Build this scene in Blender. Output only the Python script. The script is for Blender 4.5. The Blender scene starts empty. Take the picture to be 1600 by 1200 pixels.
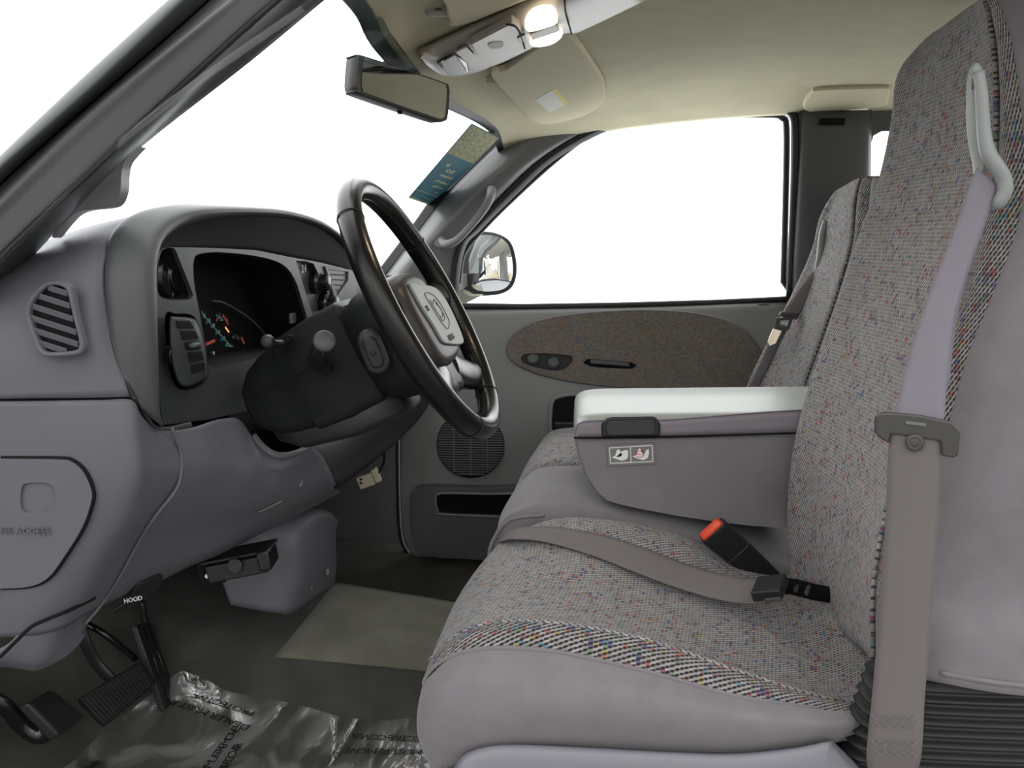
import bpy, bmesh, math, random
import numpy as np
from mathutils import Vector, Matrix
random.seed(7)
S = bpy.context.scene
C = S.collection

# ------------------------------------------------------------------ camera
FOC, CZ, TH, PH = 1400.0, 0.91, math.radians(9.5), math.radians(4.086)
CAMP = Vector((0, 0, CZ))
cR = Vector((math.cos(PH), math.sin(PH), 0))
cF = Vector((-math.sin(PH)*math.cos(TH), math.cos(PH)*math.cos(TH), -math.sin(TH)))
cU = cR.cross(cF)
cam = bpy.data.cameras.new('camera'); co = bpy.data.objects.new('camera', cam); C.objects.link(co)
cam.sensor_width = 36; cam.lens = FOC/1600*36; cam.clip_start = 0.02
co.matrix_world = Matrix(((cR.x, cU.x, -cF.x, 0), (cR.y, cU.y, -cF.y, 0), (cR.z, cU.z, -cF.z, CZ), (0, 0, 0, 1)))
S.camera = co
cam.dof.use_dof = False

# ------------------------------------------------------------------ world
S.view_settings.view_transform = 'Standard'; S.view_settings.look = 'None'
S.view_settings.gamma = 1; S.view_settings.exposure = 0.75; S.view_settings.use_curve_mapping = False
W = bpy.data.worlds.new('world'); S.world = W; W.use_nodes = True
nt = W.node_tree; nt.nodes.clear()
def N(nt, typ, **kw):
    n = nt.nodes.new(typ)
    for k, v in kw.items():
        if k == 'inp':
            for kk, vv in v.items(): n.inputs[kk].default_value = vv
        else: setattr(n, k, v)
    return n
def L(nt, a, b): nt.links.new(a, b)
def mth(nt, op, a, b=None, c=None):
    n = N(nt, 'ShaderNodeMath', operation=op)
    for i, v in enumerate((a, b, c)):
        if v is None: continue
        if isinstance(v, (int, float)): n.inputs[i].default_value = v
        else: L(nt, v, n.inputs[i])
    return n.outputs[0]
def mixc(nt, f, a, b):
    n = N(nt, 'ShaderNodeMix', data_type='RGBA')
    for s, v in ((0, f), (6, a), (7, b)):
        if isinstance(v, (int, float)): n.inputs[s].default_value = v
        elif isinstance(v, tuple): n.inputs[s].default_value = (*v[:3], 1)
        else: L(nt, v, n.inputs[s])
    return n.outputs[2]
def ss(nt, v, lo, hi, a=0.0, b=1.0):
    n = N(nt, 'ShaderNodeMapRange', interpolation_type='SMOOTHSTEP')
    L(nt, v, n.inputs[0]); n.inputs[1].default_value = lo; n.inputs[2].default_value = hi
    n.inputs[3].default_value = a; n.inputs[4].default_value = b
    return n.outputs[0]
tc = N(nt, 'ShaderNodeTexCoord'); sx = N(nt, 'ShaderNodeSeparateXYZ'); L(nt, tc.outputs['Generated'], sx.inputs[0])
# the workshop behind the camera: drab walls, yellow rack, red and blue things, strip lights
vor = N(nt, 'ShaderNodeTexVoronoi', inp={'Scale': 9.0}); mp = N(nt, 'ShaderNodeMapping'); mp.inputs['Scale'].default_value = (1, 1, .6)
L(nt, tc.outputs['Generated'], mp.inputs[0]); L(nt, mp.outputs[0], vor.inputs['Vector'])
sep = N(nt, 'ShaderNodeSeparateColor'); L(nt, vor.outputs['Color'], sep.inputs[0])
rp = N(nt, 'ShaderNodeValToRGB'); rp.color_ramp.interpolation = 'CONSTANT'
cols = [(0, (.5, .48, .42)), (.25, (.62, .6, .55)), (.42, (.45, .3, .08)), (.55, (.2, .22, .24)), (.68, (.66, .66, .62)), (.82, (.5, .05, .04)), (.87, (.07, .1, .3)), (.91, (.7, .7, .66))]
el = rp.color_ramp.elements
el[0].position = 0; el[0].color = (*cols[0][1], 1); el[1].position = cols[1][0]; el[1].color = (*cols[1][1], 1)
for p_, c_ in cols[2:]:
    e = el.new(p_); e.color = (*c_, 1)
L(nt, sep.outputs[0], rp.inputs[0])
shop = mixc(nt, ss(nt, sx.outputs[2], .12, .5), mixc(nt, .35, rp.outputs[0], (.6, .6, .58)), (.95, .95, .93))
shop = mixc(nt, ss(nt, sx.outputs[2], -.1, -.5), shop, (.16, .16, .16))
# rows of strip lights overhead
wv = mth(nt, 'FRACT', mth(nt, 'MULTIPLY', mth(nt, 'DIVIDE', sx.outputs[0], mth(nt, 'MAXIMUM', sx.outputs[2], .02)), 1.3))
wy = mth(nt, 'FRACT', mth(nt, 'MULTIPLY', mth(nt, 'DIVIDE', sx.outputs[1], mth(nt, 'MAXIMUM', sx.outputs[2], .02)), .35))
strip = mth(nt, 'MULTIPLY', mth(nt, 'MULTIPLY', mth(nt, 'LESS_THAN', wv, .16), mth(nt, 'LESS_THAN', wy, .6)), mth(nt, 'GREATER_THAN', sx.outputs[2], .15))
shop = mixc(nt, strip, shop, (6.0, 6.0, 5.9))
back = ss(nt, sx.outputs[1], .08, -.08)
colw = mixc(nt, back, (2.1, 2.16, 2.16), shop)
bg = N(nt, 'ShaderNodeBackground', inp={'Strength': 1.0}); L(nt, colw, bg.inputs[0])
wo = N(nt, 'ShaderNodeOutputWorld'); L(nt, bg.outputs[0], wo.inputs[0])

# ------------------------------------------------------------------ geometry helpers
def P(px, py, Y):
    d = cR*((px-800)/FOC) + cU*((600-py)/FOC) + cF
    return CAMP + d*(Y/d.y)
def PZ(px, py, z):
    d = cR*((px-800)/FOC) + cU*((600-py)/FOC) + cF
    return CAMP + d*((z-CZ)/d.z)
def PP(px, py, p0, n):
    d = cR*((px-800)/FOC) + cU*((600-py)/FOC) + cF
    return CAMP + d*((p0-CAMP).dot(n)/d.dot(n))
def V(*a): return Vector(a)
def asP(q):
    if isinstance(q, Vector): return q
    return P(*q)
def cr(pts, n, closed=False):
    p = np.array([list(q) for q in pts], float)
    if closed: ext = np.vstack([p[-1], p, p[0], p[1]]); segs = len(p)
    else: ext = np.vstack([2*p[0]-p[1], p, 2*p[-1]-p[-2]]); segs = len(p)-1
    out = []
    for i in range(segs):
        a, b, c, d = ext[i:i+4]
        for k in range(n):
            t = k/n
            out.append(.5*((2*b)+(c-a)*t+(2*a-5*b+4*c-d)*t*t+(3*b-a-3*c+d)*t**3))
    if not closed: out.append(p[-1])
    return np.array(out)
def crV(pts, n=6, closed=False): return [Vector(q) for q in cr([asP(p) for p in pts], n, closed)]

WL = {}   # world location of every object made
def empty(name, loc, label, cat, group=None, kind=None):
    o = bpy.data.objects.new(name, None); C.objects.link(o); o.location = loc; o.empty_display_size = .05
    WL[o] = Vector(loc); tag(o, label, cat, group, kind); return o
def tag(o, label=None, cat=None, group=None, kind=None):
    if label: o['label'] = label
    if cat: o['category'] = cat
    if group: o['group'] = group
    if kind: o['kind'] = kind
    return o
def mk(name, vs, fs, mat, parent=None, uvs=None, smooth=True, solid=0, bevel=0, sub=0, off=-1, angle=None, mats=None, midx=None):
    me = bpy.data.meshes.new(name)
    vs = [Vector(v) for v in vs]
    c = sum(vs, Vector())/len(vs)
    me.from_pydata([tuple(v-c) for v in vs], [], fs)
    if mats:
        for m in mats: me.materials.append(m)
        for p_, i in zip(me.polygons, midx): p_.material_index = i
    else: me.materials.append(mat)
    if uvs is not None:
        ul = me.uv_layers.new(name='UVMap')
        for lp in me.loops: ul.data[lp.index].uv = uvs[lp.vertex_index]
    me.polygons.foreach_set('use_smooth', [smooth]*len(me.polygons))
    me.update()
    o = bpy.data.objects.new(name, me); C.objects.link(o)
    WL[o] = c
    if parent: o.parent = parent; o.location = c-WL[parent]
    else: o.location = c
    if sub: m = o.modifiers.new('sub', 'SUBSURF'); m.levels = m.render_levels = sub
    if solid: m = o.modifiers.new('solid', 'SOLIDIFY'); m.thickness = solid; m.offset = off
    if bevel: m = o.modifiers.new('bevel', 'BEVEL'); m.width = bevel; m.segments = 3; m.limit_method = 'ANGLE'; m.angle_limit = math.radians(35)
    if angle: 
        me.set_sharp_from_angle(angle=math.radians(angle))
    return o
def patch(name, grid, mat, parent=None, nu=6, nv=6, thick=.004, flip=None, disp=None, **kw):
    g = np.array([[list(asP(q)) for q in row] for row in grid], float)
    rows = np.array([cr(r, nu) for r in g])                       # R x U x 3
    full = np.array([cr(rows[:, j], nv) for j in range(rows.shape[1])]).transpose(1, 0, 2)
    nr, nc = full.shape[:2]
    du = np.linalg.norm(np.diff(full, axis=1), axis=2); dv = np.linalg.norm(np.diff(full, axis=0), axis=2)
    mu = np.concatenate([[0], np.cumsum(du.mean(0))]); mv = np.concatenate([[0], np.cumsum(dv.mean(1))])
    lu = np.concatenate([np.zeros((nr, 1)), np.cumsum(du, 1)], 1); lv = np.concatenate([np.zeros((1, nc)), np.cumsum(dv, 0)], 0)
    lu = lu-lu[:, nc//2:nc//2+1]; lv = lv-lv[nr//2:nr//2+1]
    vs = full.reshape(-1, 3)
    uvs = np.stack([lu, lv], -1).reshape(-1, 2)
    fs = [(i*nc+j, i*nc+j+1, (i+1)*nc+j+1, (i+1)*nc+j) for i in range(nr-1) for j in range(nc-1)]
    # orient: majority of normals face the camera
    a = full[:-1, :-1]; b = full[:-1, 1:]; c = full[1:, :-1]
    nn = np.cross(b-a, c-a); vd = np.array(CAMP)-a
    s = (nn*vd).sum()
    if (s < 0) != bool(flip): fs = [f[::-1] for f in fs]
    o = mk(name, vs, fs, mat, parent, uvs=uvs, solid=thick, **kw)
    return o
def tube(name, path, r, mat, parent=None, seg=14, n=6, closed=False, up=V(0, 0, 1), flat=1.0, smooth_path=True, caps=True, **kw):
    """r: number or list per control point; flat: ratio of the second half axis"""
    pts = crV(path, n, closed) if smooth_path else [asP(p) for p in path]
    m = len(pts)
    if isinstance(r, (list, tuple)):
        rr = np.interp(np.linspace(0, len(r)-1, m), range(len(r)), r)
    else: rr = [r]*m
    vs = []; uvs = []
    acc = 0
    prev = None
    for i, p in enumerate(pts):
        t = (pts[(i+1) % m]-pts[i-1]) if closed else (pts[min(i+1, m-1)]-pts[max(i-1, 0)])
        t.normalize()
        a = up-t*up.dot(t) if prev is None else prev-t*prev.dot(t)
        if a.length < 1e-4: a = V(1, 0, 0)-t*t.x
        a.normalize(); prev = a
        b = t.cross(a)
        if i: acc += (pts[i]-pts[i-1]).length
        for k in range(seg):
            an = 2*math.pi*k/seg
            vs.append(p+a*(rr[i]*math.cos(an))+b*(rr[i]*flat*math.sin(an))); uvs.append((k/seg*rr[i]*6.28, acc))
    fs = []
    for i in range(m if closed else m-1):
        i2 = (i+1) % m
        for k in range(seg): fs.append((i*seg+k, i*seg+(k+1) % seg, i2*seg+(k+1) % seg, i2*seg+k))
    if caps and not closed: fs.append(tuple(range(seg))[::-1]); fs.append(tuple(range((m-1)*seg, m*seg)))
    return mk(name, vs, fs, mat, parent, uvs=uvs, **kw)
def loft(name, rings, mat, parent=None, caps=True, **kw):
    k = len(rings[0]); vs = [v for r in rings for v in r]; fs = []
    for i in range(len(rings)-1):
        for j in range(k): fs.append((i*k+j, i*k+(j+1) % k, (i+1)*k+(j+1) % k, (i+1)*k+j))
    if caps: fs.append(tuple(range(k))[::-1]); fs.append(tuple(range((len(rings)-1)*k, len(rings)*k)))
    o = mk(name, vs, fs, mat, parent, **kw)
    fixn(o); return o
def fixn(o):
    bm = bmesh.new(); bm.from_mesh(o.data); bmesh.ops.recalc_face_normals(bm, faces=bm.faces); bm.to_mesh(o.data); bm.free()
def prism(name, pts, vec, mat, parent=None, smooth_n=0, holes=(), bevel=0, angle=35, **kw):
    """closed outline (points), extruded by vec; holes are cut right through"""
    def ol(pp): return crV(pp, smooth_n, True) if smooth_n else [asP(p) for p in pp]
    loops = [ol(pts)]+[ol(h) for h in holes]
    bm = bmesh.new(); es = []
    for lp in loops:
        vv = [bm.verts.new(p) for p in lp]
        for i in range(len(vv)): es.append(bm.edges.new((vv[i], vv[(i+1) % len(vv)])))
    bm.edges.ensure_lookup_table()
    if len(loops) == 1: bm.faces.new([e.verts[0] for e in es])
    else: bmesh.ops.triangle_fill(bm, use_beauty=True, use_dissolve=False, edges=es, normal=Vector(vec).normalized())
    r = bmesh.ops.extrude_face_region(bm, geom=list(bm.faces))
    for v in r['geom']:
        if isinstance(v, bmesh.types.BMVert): v.co += Vector(vec)
    bmesh.ops.recalc_face_normals(bm, faces=bm.faces)
    bm.verts.ensure_lookup_table(); bm.verts.index_update()
    vs = [v.co.copy() for v in bm.verts]; fs = [[v.index for v in f.verts] for f in bm.faces]; bm.free()
    o = mk(name, vs, fs, mat, parent, bevel=bevel, **kw)
    o.data.set_sharp_from_angle(angle=math.radians(angle)); return o
def rbox(name, c, half, mat, parent=None, ax=(V(1, 0, 0), V(0, 1, 0), V(0, 0, 1)), bevel=.004, r=0, taper=1, **kw):
    c = asP(c); a, b, d = ax
    vs = []
    for k, sz in ((-1, 1), (1, taper)):
        for sx_, sy_ in ((-1, -1), (1, -1), (1, 1), (-1, 1)): vs.append(c+a*half[0]*sx_*sz+b*half[1]*sy_*sz+d*half[2]*k)
    fs = [(3, 2, 1, 0), (4, 5, 6, 7), (0, 1, 5, 4), (1, 2, 6, 5), (2, 3, 7, 6), (3, 0, 4, 7)]
    o = mk(name, vs, fs, mat, parent, bevel=bevel, **kw); fixn(o); o.data.set_sharp_from_angle(angle=math.radians(35)); return o
def disc(name, c, ax, r, h, mat, parent=None, seg=28, prof=None, bevel=.001, **kw):
    """lathe about axis ax; prof = [(radius, height)]"""
    c = asP(c); ax = Vector(ax).normalized(); u = ax.orthogonal().normalized(); w = ax.cross(u)
    prof = prof or [(r, 0), (r, h)]
    rings = [[c+ax*hh+(u*math.cos(2*math.pi*k/seg)+w*math.sin(2*math.pi*k/seg))*rr for k in range(seg)] for rr, hh in prof]
    o = loft(name, rings, mat, parent, bevel=bevel, **kw); o.data.set_sharp_from_angle(angle=math.radians(40)); return o
def text(name, body, c, xd, yd, h, mat, parent=None, ext=.0004, spacing=1.0, bold=0):
    cu = bpy.data.curves.new('t', 'FONT'); cu.body = body; cu.size = h; cu.extrude = ext; cu.align_x = 'CENTER'; cu.align_y = 'CENTER'
    cu.resolution_u = 2; cu.offset = bold; cu.space_character = spacing
    t = bpy.data.objects.new('t', cu); C.objects.link(t)
    me = bpy.data.meshes.new_from_object(t.evaluated_get(bpy.context.evaluated_depsgraph_get()))
    bpy.data.objects.remove(t); bpy.data.curves.remove(cu)
    c = asP(c); xd = Vector(xd); yd = Vector(yd); zd = xd.cross(yd).normalized()
    vs = [c+xd*v.co.x+yd*v.co.y+zd*v.co.z for v in me.vertices]; fs = [list(p_.vertices) for p_ in me.polygons]
    bpy.data.meshes.remove(me)
    return mk(name, vs, fs, mat, parent, smooth=False)

# ------------------------------------------------------------------ materials
def srgb(r, g, b): 
    f = lambda v: (v/255/12.92 if v/255 <= .04045 else ((v/255+.055)/1.055)**2.4)
    return (f(r), f(g), f(b))
def mat(name, col, rough=.5, spec=.5, metal=0, bump=0, bscale=400, var=0, vscale=8, emit=None, alpha=None, sheen=0, coat=0):
    m = bpy.data.materials.new(name); m.use_nodes = True; t = m.node_tree; b = t.nodes['Principled BSDF']
    b.inputs['Roughness'].default_value = rough; b.inputs['Metallic'].default_value = metal
    b.inputs['Specular IOR Level'].default_value = spec; b.inputs['Base Color'].default_value = (*col, 1)
    b.inputs['Sheen Weight'].default_value = sheen; b.inputs['Coat Weight'].default_value = coat; b.inputs['Coat Roughness'].default_value = .15
    tcn = N(t, 'ShaderNodeTexCoord')
    if bump:
        n = N(t, 'ShaderNodeTexNoise', inp={'Scale': bscale, 'Detail': 2.0}); L(t, tcn.outputs['Object'], n.inputs['Vector'])
        bp = N(t, 'ShaderNodeBump', inp={'Strength': bump, 'Distance': .001}); L(t, n.outputs[0], bp.inputs['Height']); L(t, bp.outputs[0], b.inputs['Normal'])
    if var:
        n2 = N(t, 'ShaderNodeTexNoise', inp={'Scale': vscale, 'Detail': 4.0}); L(t, tcn.outputs['Object'], n2.inputs['Vector'])
        f = ss(t, n2.outputs[0], .3, .7)
        L(t, mixc(t, f, tuple(c_*(1-var) for c_ in col), tuple(min(1, c_*(1+var)) for c_ in col)), b.inputs['Base Color'])
    if emit: b.inputs['Emission Color'].default_value = (*emit[:3], 1); b.inputs['Emission Strength'].default_value = emit[3]
    return m
def weave(name, px, py, base, dark, fleck, fl_amt, gap=.95, rough=.9, tint=None, bumps=.6, wobb=.0026):
    m = bpy.data.materials.new(name); m.use_nodes = True; t = m.node_tree; b = t.nodes['Principled BSDF']
    b.inputs['Roughness'].default_value = rough; b.inputs['Specular IOR Level'].default_value = .2; b.inputs['Sheen Weight'].default_value = .15
    uv = N(t, 'ShaderNodeUVMap'); s = N(t, 'ShaderNodeSeparateXYZ')
    nz = N(t, 'ShaderNodeTexNoise', inp={'Scale': 110.0, 'Detail': 2.0}); L(t, uv.outputs[0], nz.inputs['Vector'])
    wob = mth(t, 'MULTIPLY', mth(t, 'SUBTRACT', nz.outputs[0], .5), wobb)
    L(t, uv.outputs[0], s.inputs[0])
    y = mth(t, 'DIVIDE', mth(t, 'ADD', s.outputs[1], wob), py); row = mth(t, 'FLOOR', y)
    x = mth(t, 'ADD', mth(t, 'DIVIDE', mth(t, 'ADD', s.outputs[0], wob), px), mth(t, 'MULTIPLY', mth(t, 'FLOORED_MODULO', row, 2.0), .5)); col = mth(t, 'FLOOR', x)
    fx = mth(t, 'SUBTRACT', mth(t, 'FRACT', x), .5); fy = mth(t, 'SUBTRACT', mth(t, 'FRACT', y), .5)
    fx = mth(t, 'ADD', fx, mth(t, 'MULTIPLY', fy, -.35))
    d = mth(t, 'SQRT', mth(t, 'ADD', mth(t, 'POWER', mth(t, 'MULTIPLY', fx, 3.0), 2.0), mth(t, 'POWER', mth(t, 'MULTIPLY', fy, 1.45), 2.0)))
    th = ss(t, d, gap-.35, gap+.2)                               # 0 in a gap between threads, 1 on a thread
    col = mth(t, 'FLOOR', mth(t, 'ADD', x, .5))
    cb = N(t, 'ShaderNodeCombineXYZ'); L(t, col, cb.inputs[0]); L(t, row, cb.inputs[1])
    wn = N(t, 'ShaderNodeTexWhiteNoise', noise_dimensions='2D'); L(t, cb.outputs[0], wn.inputs[0])
    sc = N(t, 'ShaderNodeSeparateColor'); L(t, wn.outputs['Color'], sc.inputs[0])
    r = N(t, 'ShaderNodeValToRGB'); r.color_ramp.interpolation = 'CONSTANT'; e = r.color_ramp.elements
    e[0].position = 0; e[0].color = (*fleck[0], 1); e[1].position = 1/len(fleck); e[1].color = (*fleck[1], 1)
    for i, c_ in enumerate(fleck[2:]): k = e.new((i+2)/len(fleck)); k.color = (*c_, 1)
    L(t, sc.outputs[0], r.inputs[0])
    big = N(t, 'ShaderNodeTexNoise', inp={'Scale': 22.0, 'Detail': 2.0}); L(t, uv.outputs[0], big.inputs['Vector'])
    amt = mth(t, 'MULTIPLY', ss(t, big.outputs[0], .38, .64, .25, 1.6), fl_amt)
    isf = mth(t, 'LESS_THAN', sc.outputs[1], amt)
    bv = mixc(t, sc.outputs[2], tuple(c_*.78 for c_ in base), tuple(c_*1.18 for c_ in base))
    cc = mixc(t, mth(t, 'MULTIPLY', isf, .8), bv, r.outputs[0])
    cc = mixc(t, th, dark, cc)
    L(t, cc, b.inputs['Base Color'])
    bp = N(t, 'ShaderNodeBump', inp={'Strength': bumps, 'Distance': .0012}); L(t, th, bp.inputs['Height']); L(t, bp.outputs[0], b.inputs['Normal'])
    return m
FL = [srgb(150, 60, 62), srgb(70, 76, 130), srgb(76, 120, 140), srgb(150, 140, 84), srgb(160, 88, 64), srgb(120, 66, 92), srgb(96, 122, 84), srgb(66, 66, 110)]
M = dict(
    weave=weave('fabric_knit', .0058, .0056, srgb(150, 148, 149), srgb(64, 62, 66), FL, .15, gap=.72),
    bolster=weave('fabric_coarse', .0070, .0062, srgb(146, 143, 144), srgb(38, 37, 40), FL, .30, gap=.85, bumps=.9, wobb=.004),
    doorfab=weave('fabric_door', .006, .003, srgb(118, 112, 104), srgb(84, 82, 82), [srgb(134, 112, 84), srgb(86, 98, 120), srgb(120, 92, 86), srgb(106, 112, 100)], .5, gap=.6, bumps=.3),
    suede=mat('suede', srgb(118, 114, 119), .95, .15, bump=.35, bscale=900, var=.05, vscale=30, sheen=.25),
    suede_dk=mat('suede_console', srgb(124, 121, 127), .95, .15, bump=.3, bscale=900, var=.04, vscale=20, sheen=.2),
    dash=mat('dash_plastic', srgb(92, 92, 100), .5, .35, bump=.25, bscale=700),
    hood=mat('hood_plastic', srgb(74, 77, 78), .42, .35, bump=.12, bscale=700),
    bezel=mat('bezel_plastic', srgb(58, 62, 63), .4, .35, bump=.12, bscale=700),
    black2=mat('satin_black', srgb(52, 55, 56), .4, .4),
    colm=mat('column_plastic', srgb(26, 28, 30), .5, .16, bump=.1, bscale=700),
    panel_dk=mat('panel_dark', srgb(32, 32, 35), .55, .3, bump=.2, bscale=500),
    black=mat('black_plastic', srgb(30, 32, 34), .45, .4),
    blackg=mat('black_gloss', srgb(22, 23, 25), .2, .5),
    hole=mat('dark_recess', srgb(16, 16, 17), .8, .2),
    leather=mat('leather', srgb(17, 16, 16), .26, .32, bump=.12, bscale=500),
    pad=mat('airbag_pad', srgb(118, 124, 124), .5, .4, bump=.25, bscale=700),
    hub=mat('airbag_cover', srgb(44, 41, 41), .42, .28, bump=.15, bscale=600),
    pillar=mat('pillar_trim', srgb(104, 106, 107), .32, .55, bump=.08, bscale=500),
    pillar_dk=mat('pillar_dark', srgb(76, 79, 81), .45, .4),
    rubber=mat('rubber', srgb(30, 32, 34), .5, .4),
    door=mat('door_plastic', srgb(128, 129, 130), .5, .35, bump=.2, bscale=500),
    door_dk=mat('door_plastic_dark', srgb(92, 91, 94), .55, .35, bump=.2, bscale=500),
    head=mat('headliner', srgb(190, 185, 160), .95, .1, bump=.35, bscale=900, var=.04, vscale=12),
    visor=mat('visor_cloth', srgb(202, 196, 170), .95, .1, bump=.3, bscale=900),
    ohc=mat('console_plastic', srgb(158, 154, 148), .4, .4),
    carpet=mat('carpet', srgb(62, 62, 58), 1, .05, bump=1, bscale=600, var=.16, vscale=14, sheen=.1),
    hump_lit=mat('carpet_lit', srgb(100, 99, 89), 1, .05, bump=1, bscale=500, var=.14, vscale=14, sheen=.15),  # same carpet as the floor, lightened to stand for daylight on the hump
    vinyl=mat('armrest_vinyl', srgb(158, 163, 161), .36, .6, bump=.1, bscale=500, var=.03, vscale=10),
    vinyl_dk=mat('armrest_vinyl_side', srgb(126, 120, 130), .5, .4, bump=.2, bscale=600),
    belt=mat('webbing', srgb(106, 101, 101), .7, .3, bump=.25, bscale=1200),
    belt_up=mat('webbing_clean', srgb(120, 116, 126), .7, .3, bump=.25, bscale=1200),
    guide=mat('guide_plastic', srgb(136, 141, 141), .4, .5),
    latch=mat('latch_plastic', srgb(66, 65, 64), .4, .5),
    trim=mat('seat_trim', srgb(116, 117, 126), .4, .5),
    chrome=mat('chrome', (.8, .8, .8), .15, .5, metal=1),
    metal=mat('brushed_metal', (.55, .56, .57), .35, .5, metal=1),
    red=mat('red_button', srgb(214, 74, 40), .4, .5),
    orange=mat('orange_needle', srgb(235, 96, 50), .5, .4),
    redink=mat('red_ink', srgb(200, 40, 48), .5, .4),
    teal=mat('teal_ink', srgb(110, 170, 160), .5, .4),
    blue=mat('blue_ink', srgb(70, 120, 180), .5, .4),
    white=mat('white_ink', srgb(225, 228, 228), .6, .3),
    label=mat('grey_label', srgb(118, 118, 120), .6, .3),
    labelink=mat('label_line', srgb(205, 205, 206), .6, .3),
    cream=mat('cream_plug', srgb(196, 188, 168), .5, .4),
    stick_b=mat('decal_blue', srgb(96, 128, 138), .6, .3),
    stick_s=mat('decal_speckle', srgb(205, 204, 176), .8, .2, var=.35, vscale=160),
    stick_t=mat('decal_text', srgb(225, 224, 196), .7, .3),
    body=mat('vehicle_paint', srgb(150, 148, 134), .4, .5),
    paper=mat('paper', srgb(214, 214, 206), .8, .2),
    paper_y=mat('paper_yellow', srgb(216, 204, 120), .8, .2),
    mirror=mat('mirror_glass', (.9, .92, .92), .01, .5, metal=1),
    mirror_t=mat('mirror_tinted', (.75, .76, .72), .02, .5, metal=1),
    lamp=mat('lamp_lens', (1, .9, .75), .4, .5, emit=(1, .84, .62, 1.1)),
    frit=mat('frit', srgb(24, 26, 26), .5, .4),
    stitch=mat('stitching', srgb(28, 27, 28), .6, .3),
    inkdark=mat('embossed_ink', srgb(52, 54, 55), .6, .3),
    printink=mat('print_ink', srgb(14, 14, 14), .6, .3),
    lampoff=mat('warning_lamp', srgb(255, 170, 60), .4, .4, emit=(1, .55, .12, .45)),
)
def glass(name, refl=.06, tint=(1, 1, 1)):
    m = bpy.data.materials.new(name); m.use_nodes = True; t = m.node_tree; t.nodes.clear()
    a = N(t, 'ShaderNodeBsdfTransparent'); a.inputs[0].default_value = (*tint, 1)
    g = N(t, 'ShaderNodeBsdfGlossy'); g.inputs['Roughness'].default_value = .02
    x = N(t, 'ShaderNodeMixShader'); o = N(t, 'ShaderNodeOutputMaterial'); x.inputs[0].default_value = .025
    L(t, a.outputs[0], x.inputs[1]); L(t, g.outputs[0], x.inputs[2]); L(t, x.outputs[0], o.inputs[0]); return m
M['glass'] = glass('window_glass')
for k_ in ('stick_b', 'stick_s', 'stick_t'):      # thin paper lets daylight through
    t_ = M[k_].node_tree; b_ = t_.nodes['Principled BSDF']; o_ = t_.nodes['Material Output']
    tl_ = N(t_, 'ShaderNodeBsdfTranslucent'); mx_ = N(t_, 'ShaderNodeMixShader'); mx_.inputs[0].default_value = .55
    tl_.inputs[0].default_value = b_.inputs['Base Color'].default_value
    if b_.inputs['Base Color'].links: L(t_, b_.inputs['Base Color'].links[0].from_socket, tl_.inputs[0])
    L(t_, b_.outputs[0], mx_.inputs[1]); L(t_, tl_.outputs[0], mx_.inputs[2]); L(t_, mx_.outputs[0], o_.inputs[0])
M['film'] = glass('dotted_band', tint=(.62, .66, .66))
def plastic_film(k=.4, r=.1):
    m = bpy.data.materials.new('clear_film'); m.use_nodes = True; t = m.node_tree; t.nodes.clear()
    a = N(t, 'ShaderNodeBsdfTransparent'); a.inputs[0].default_value = (.95, .95, .95, 1)
    g = N(t, 'ShaderNodeBsdfGlossy'); g.inputs['Roughness'].default_value = r
    tcn = N(t, 'ShaderNodeTexCoord'); n = N(t, 'ShaderNodeTexNoise', inp={'Scale': 9.0, 'Detail': 3.0, 'Distortion': 1.0}); L(t, tcn.outputs['Object'], n.inputs['Vector'])
    bp = N(t, 'ShaderNodeBump', inp={'Strength': .5, 'Distance': .01}); L(t, n.outputs[0], bp.inputs['Height']); L(t, bp.outputs[0], g.inputs['Normal'])
    f = N(t, 'ShaderNodeFresnel', inp={'IOR': 1.45}); L(t, bp.outputs[0], f.inputs['Normal'])
    x = N(t, 'ShaderNodeMixShader'); o = N(t, 'ShaderNodeOutputMaterial')
    L(t, mth(t, 'MULTIPLY', f.outputs[0], k), x.inputs[0]); L(t, a.outputs[0], x.inputs[1]); L(t, g.outputs[0], x.inputs[2]); L(t, x.outputs[0], o.inputs[0]); return m
def crinkle(name, df, gl, sc):
    m = bpy.data.materials.new(name); m.use_nodes = True; t = m.node_tree; t.nodes.clear()
    a = N(t, 'ShaderNodeBsdfTransparent'); d = N(t, 'ShaderNodeBsdfDiffuse'); d.inputs[0].default_value = (.8, .82, .82, 1)
    g = N(t, 'ShaderNodeBsdfGlossy'); g.inputs['Roughness'].default_value = .18
    tcn = N(t, 'ShaderNodeTexCoord'); n = N(t, 'ShaderNodeTexNoise', inp={'Scale': sc, 'Detail': 3.0, 'Distortion': 1.5}); L(t, tcn.outputs['Object'], n.inputs['Vector'])
    bp = N(t, 'ShaderNodeBump', inp={'Strength': 1.0, 'Distance': .02}); L(t, n.outputs[0], bp.inputs['Height']); L(t, bp.outputs[0], g.inputs['Normal'])
    x = N(t, 'ShaderNodeMixShader'); y = N(t, 'ShaderNodeMixShader'); o = N(t, 'ShaderNodeOutputMaterial')
    L(t, mth(t, 'MULTIPLY', ss(t, n.outputs[0], .42, .6), df), x.inputs[0]); L(t, a.outputs[0], x.inputs[1]); L(t, d.outputs[0], x.inputs[2])
    L(t, mth(t, 'MULTIPLY', ss(t, n.outputs[0], .45, .55), gl), y.inputs[0]); L(t, x.outputs[0], y.inputs[1]); L(t, g.outputs[0], y.inputs[2]); L(t, y.outputs[0], o.inputs[0]); return m
M['fold'] = crinkle('crinkled_film', .75, .6, 55.0)
M['plastic'] = crinkle('haze_film', .13, .10, 7.0)

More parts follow.
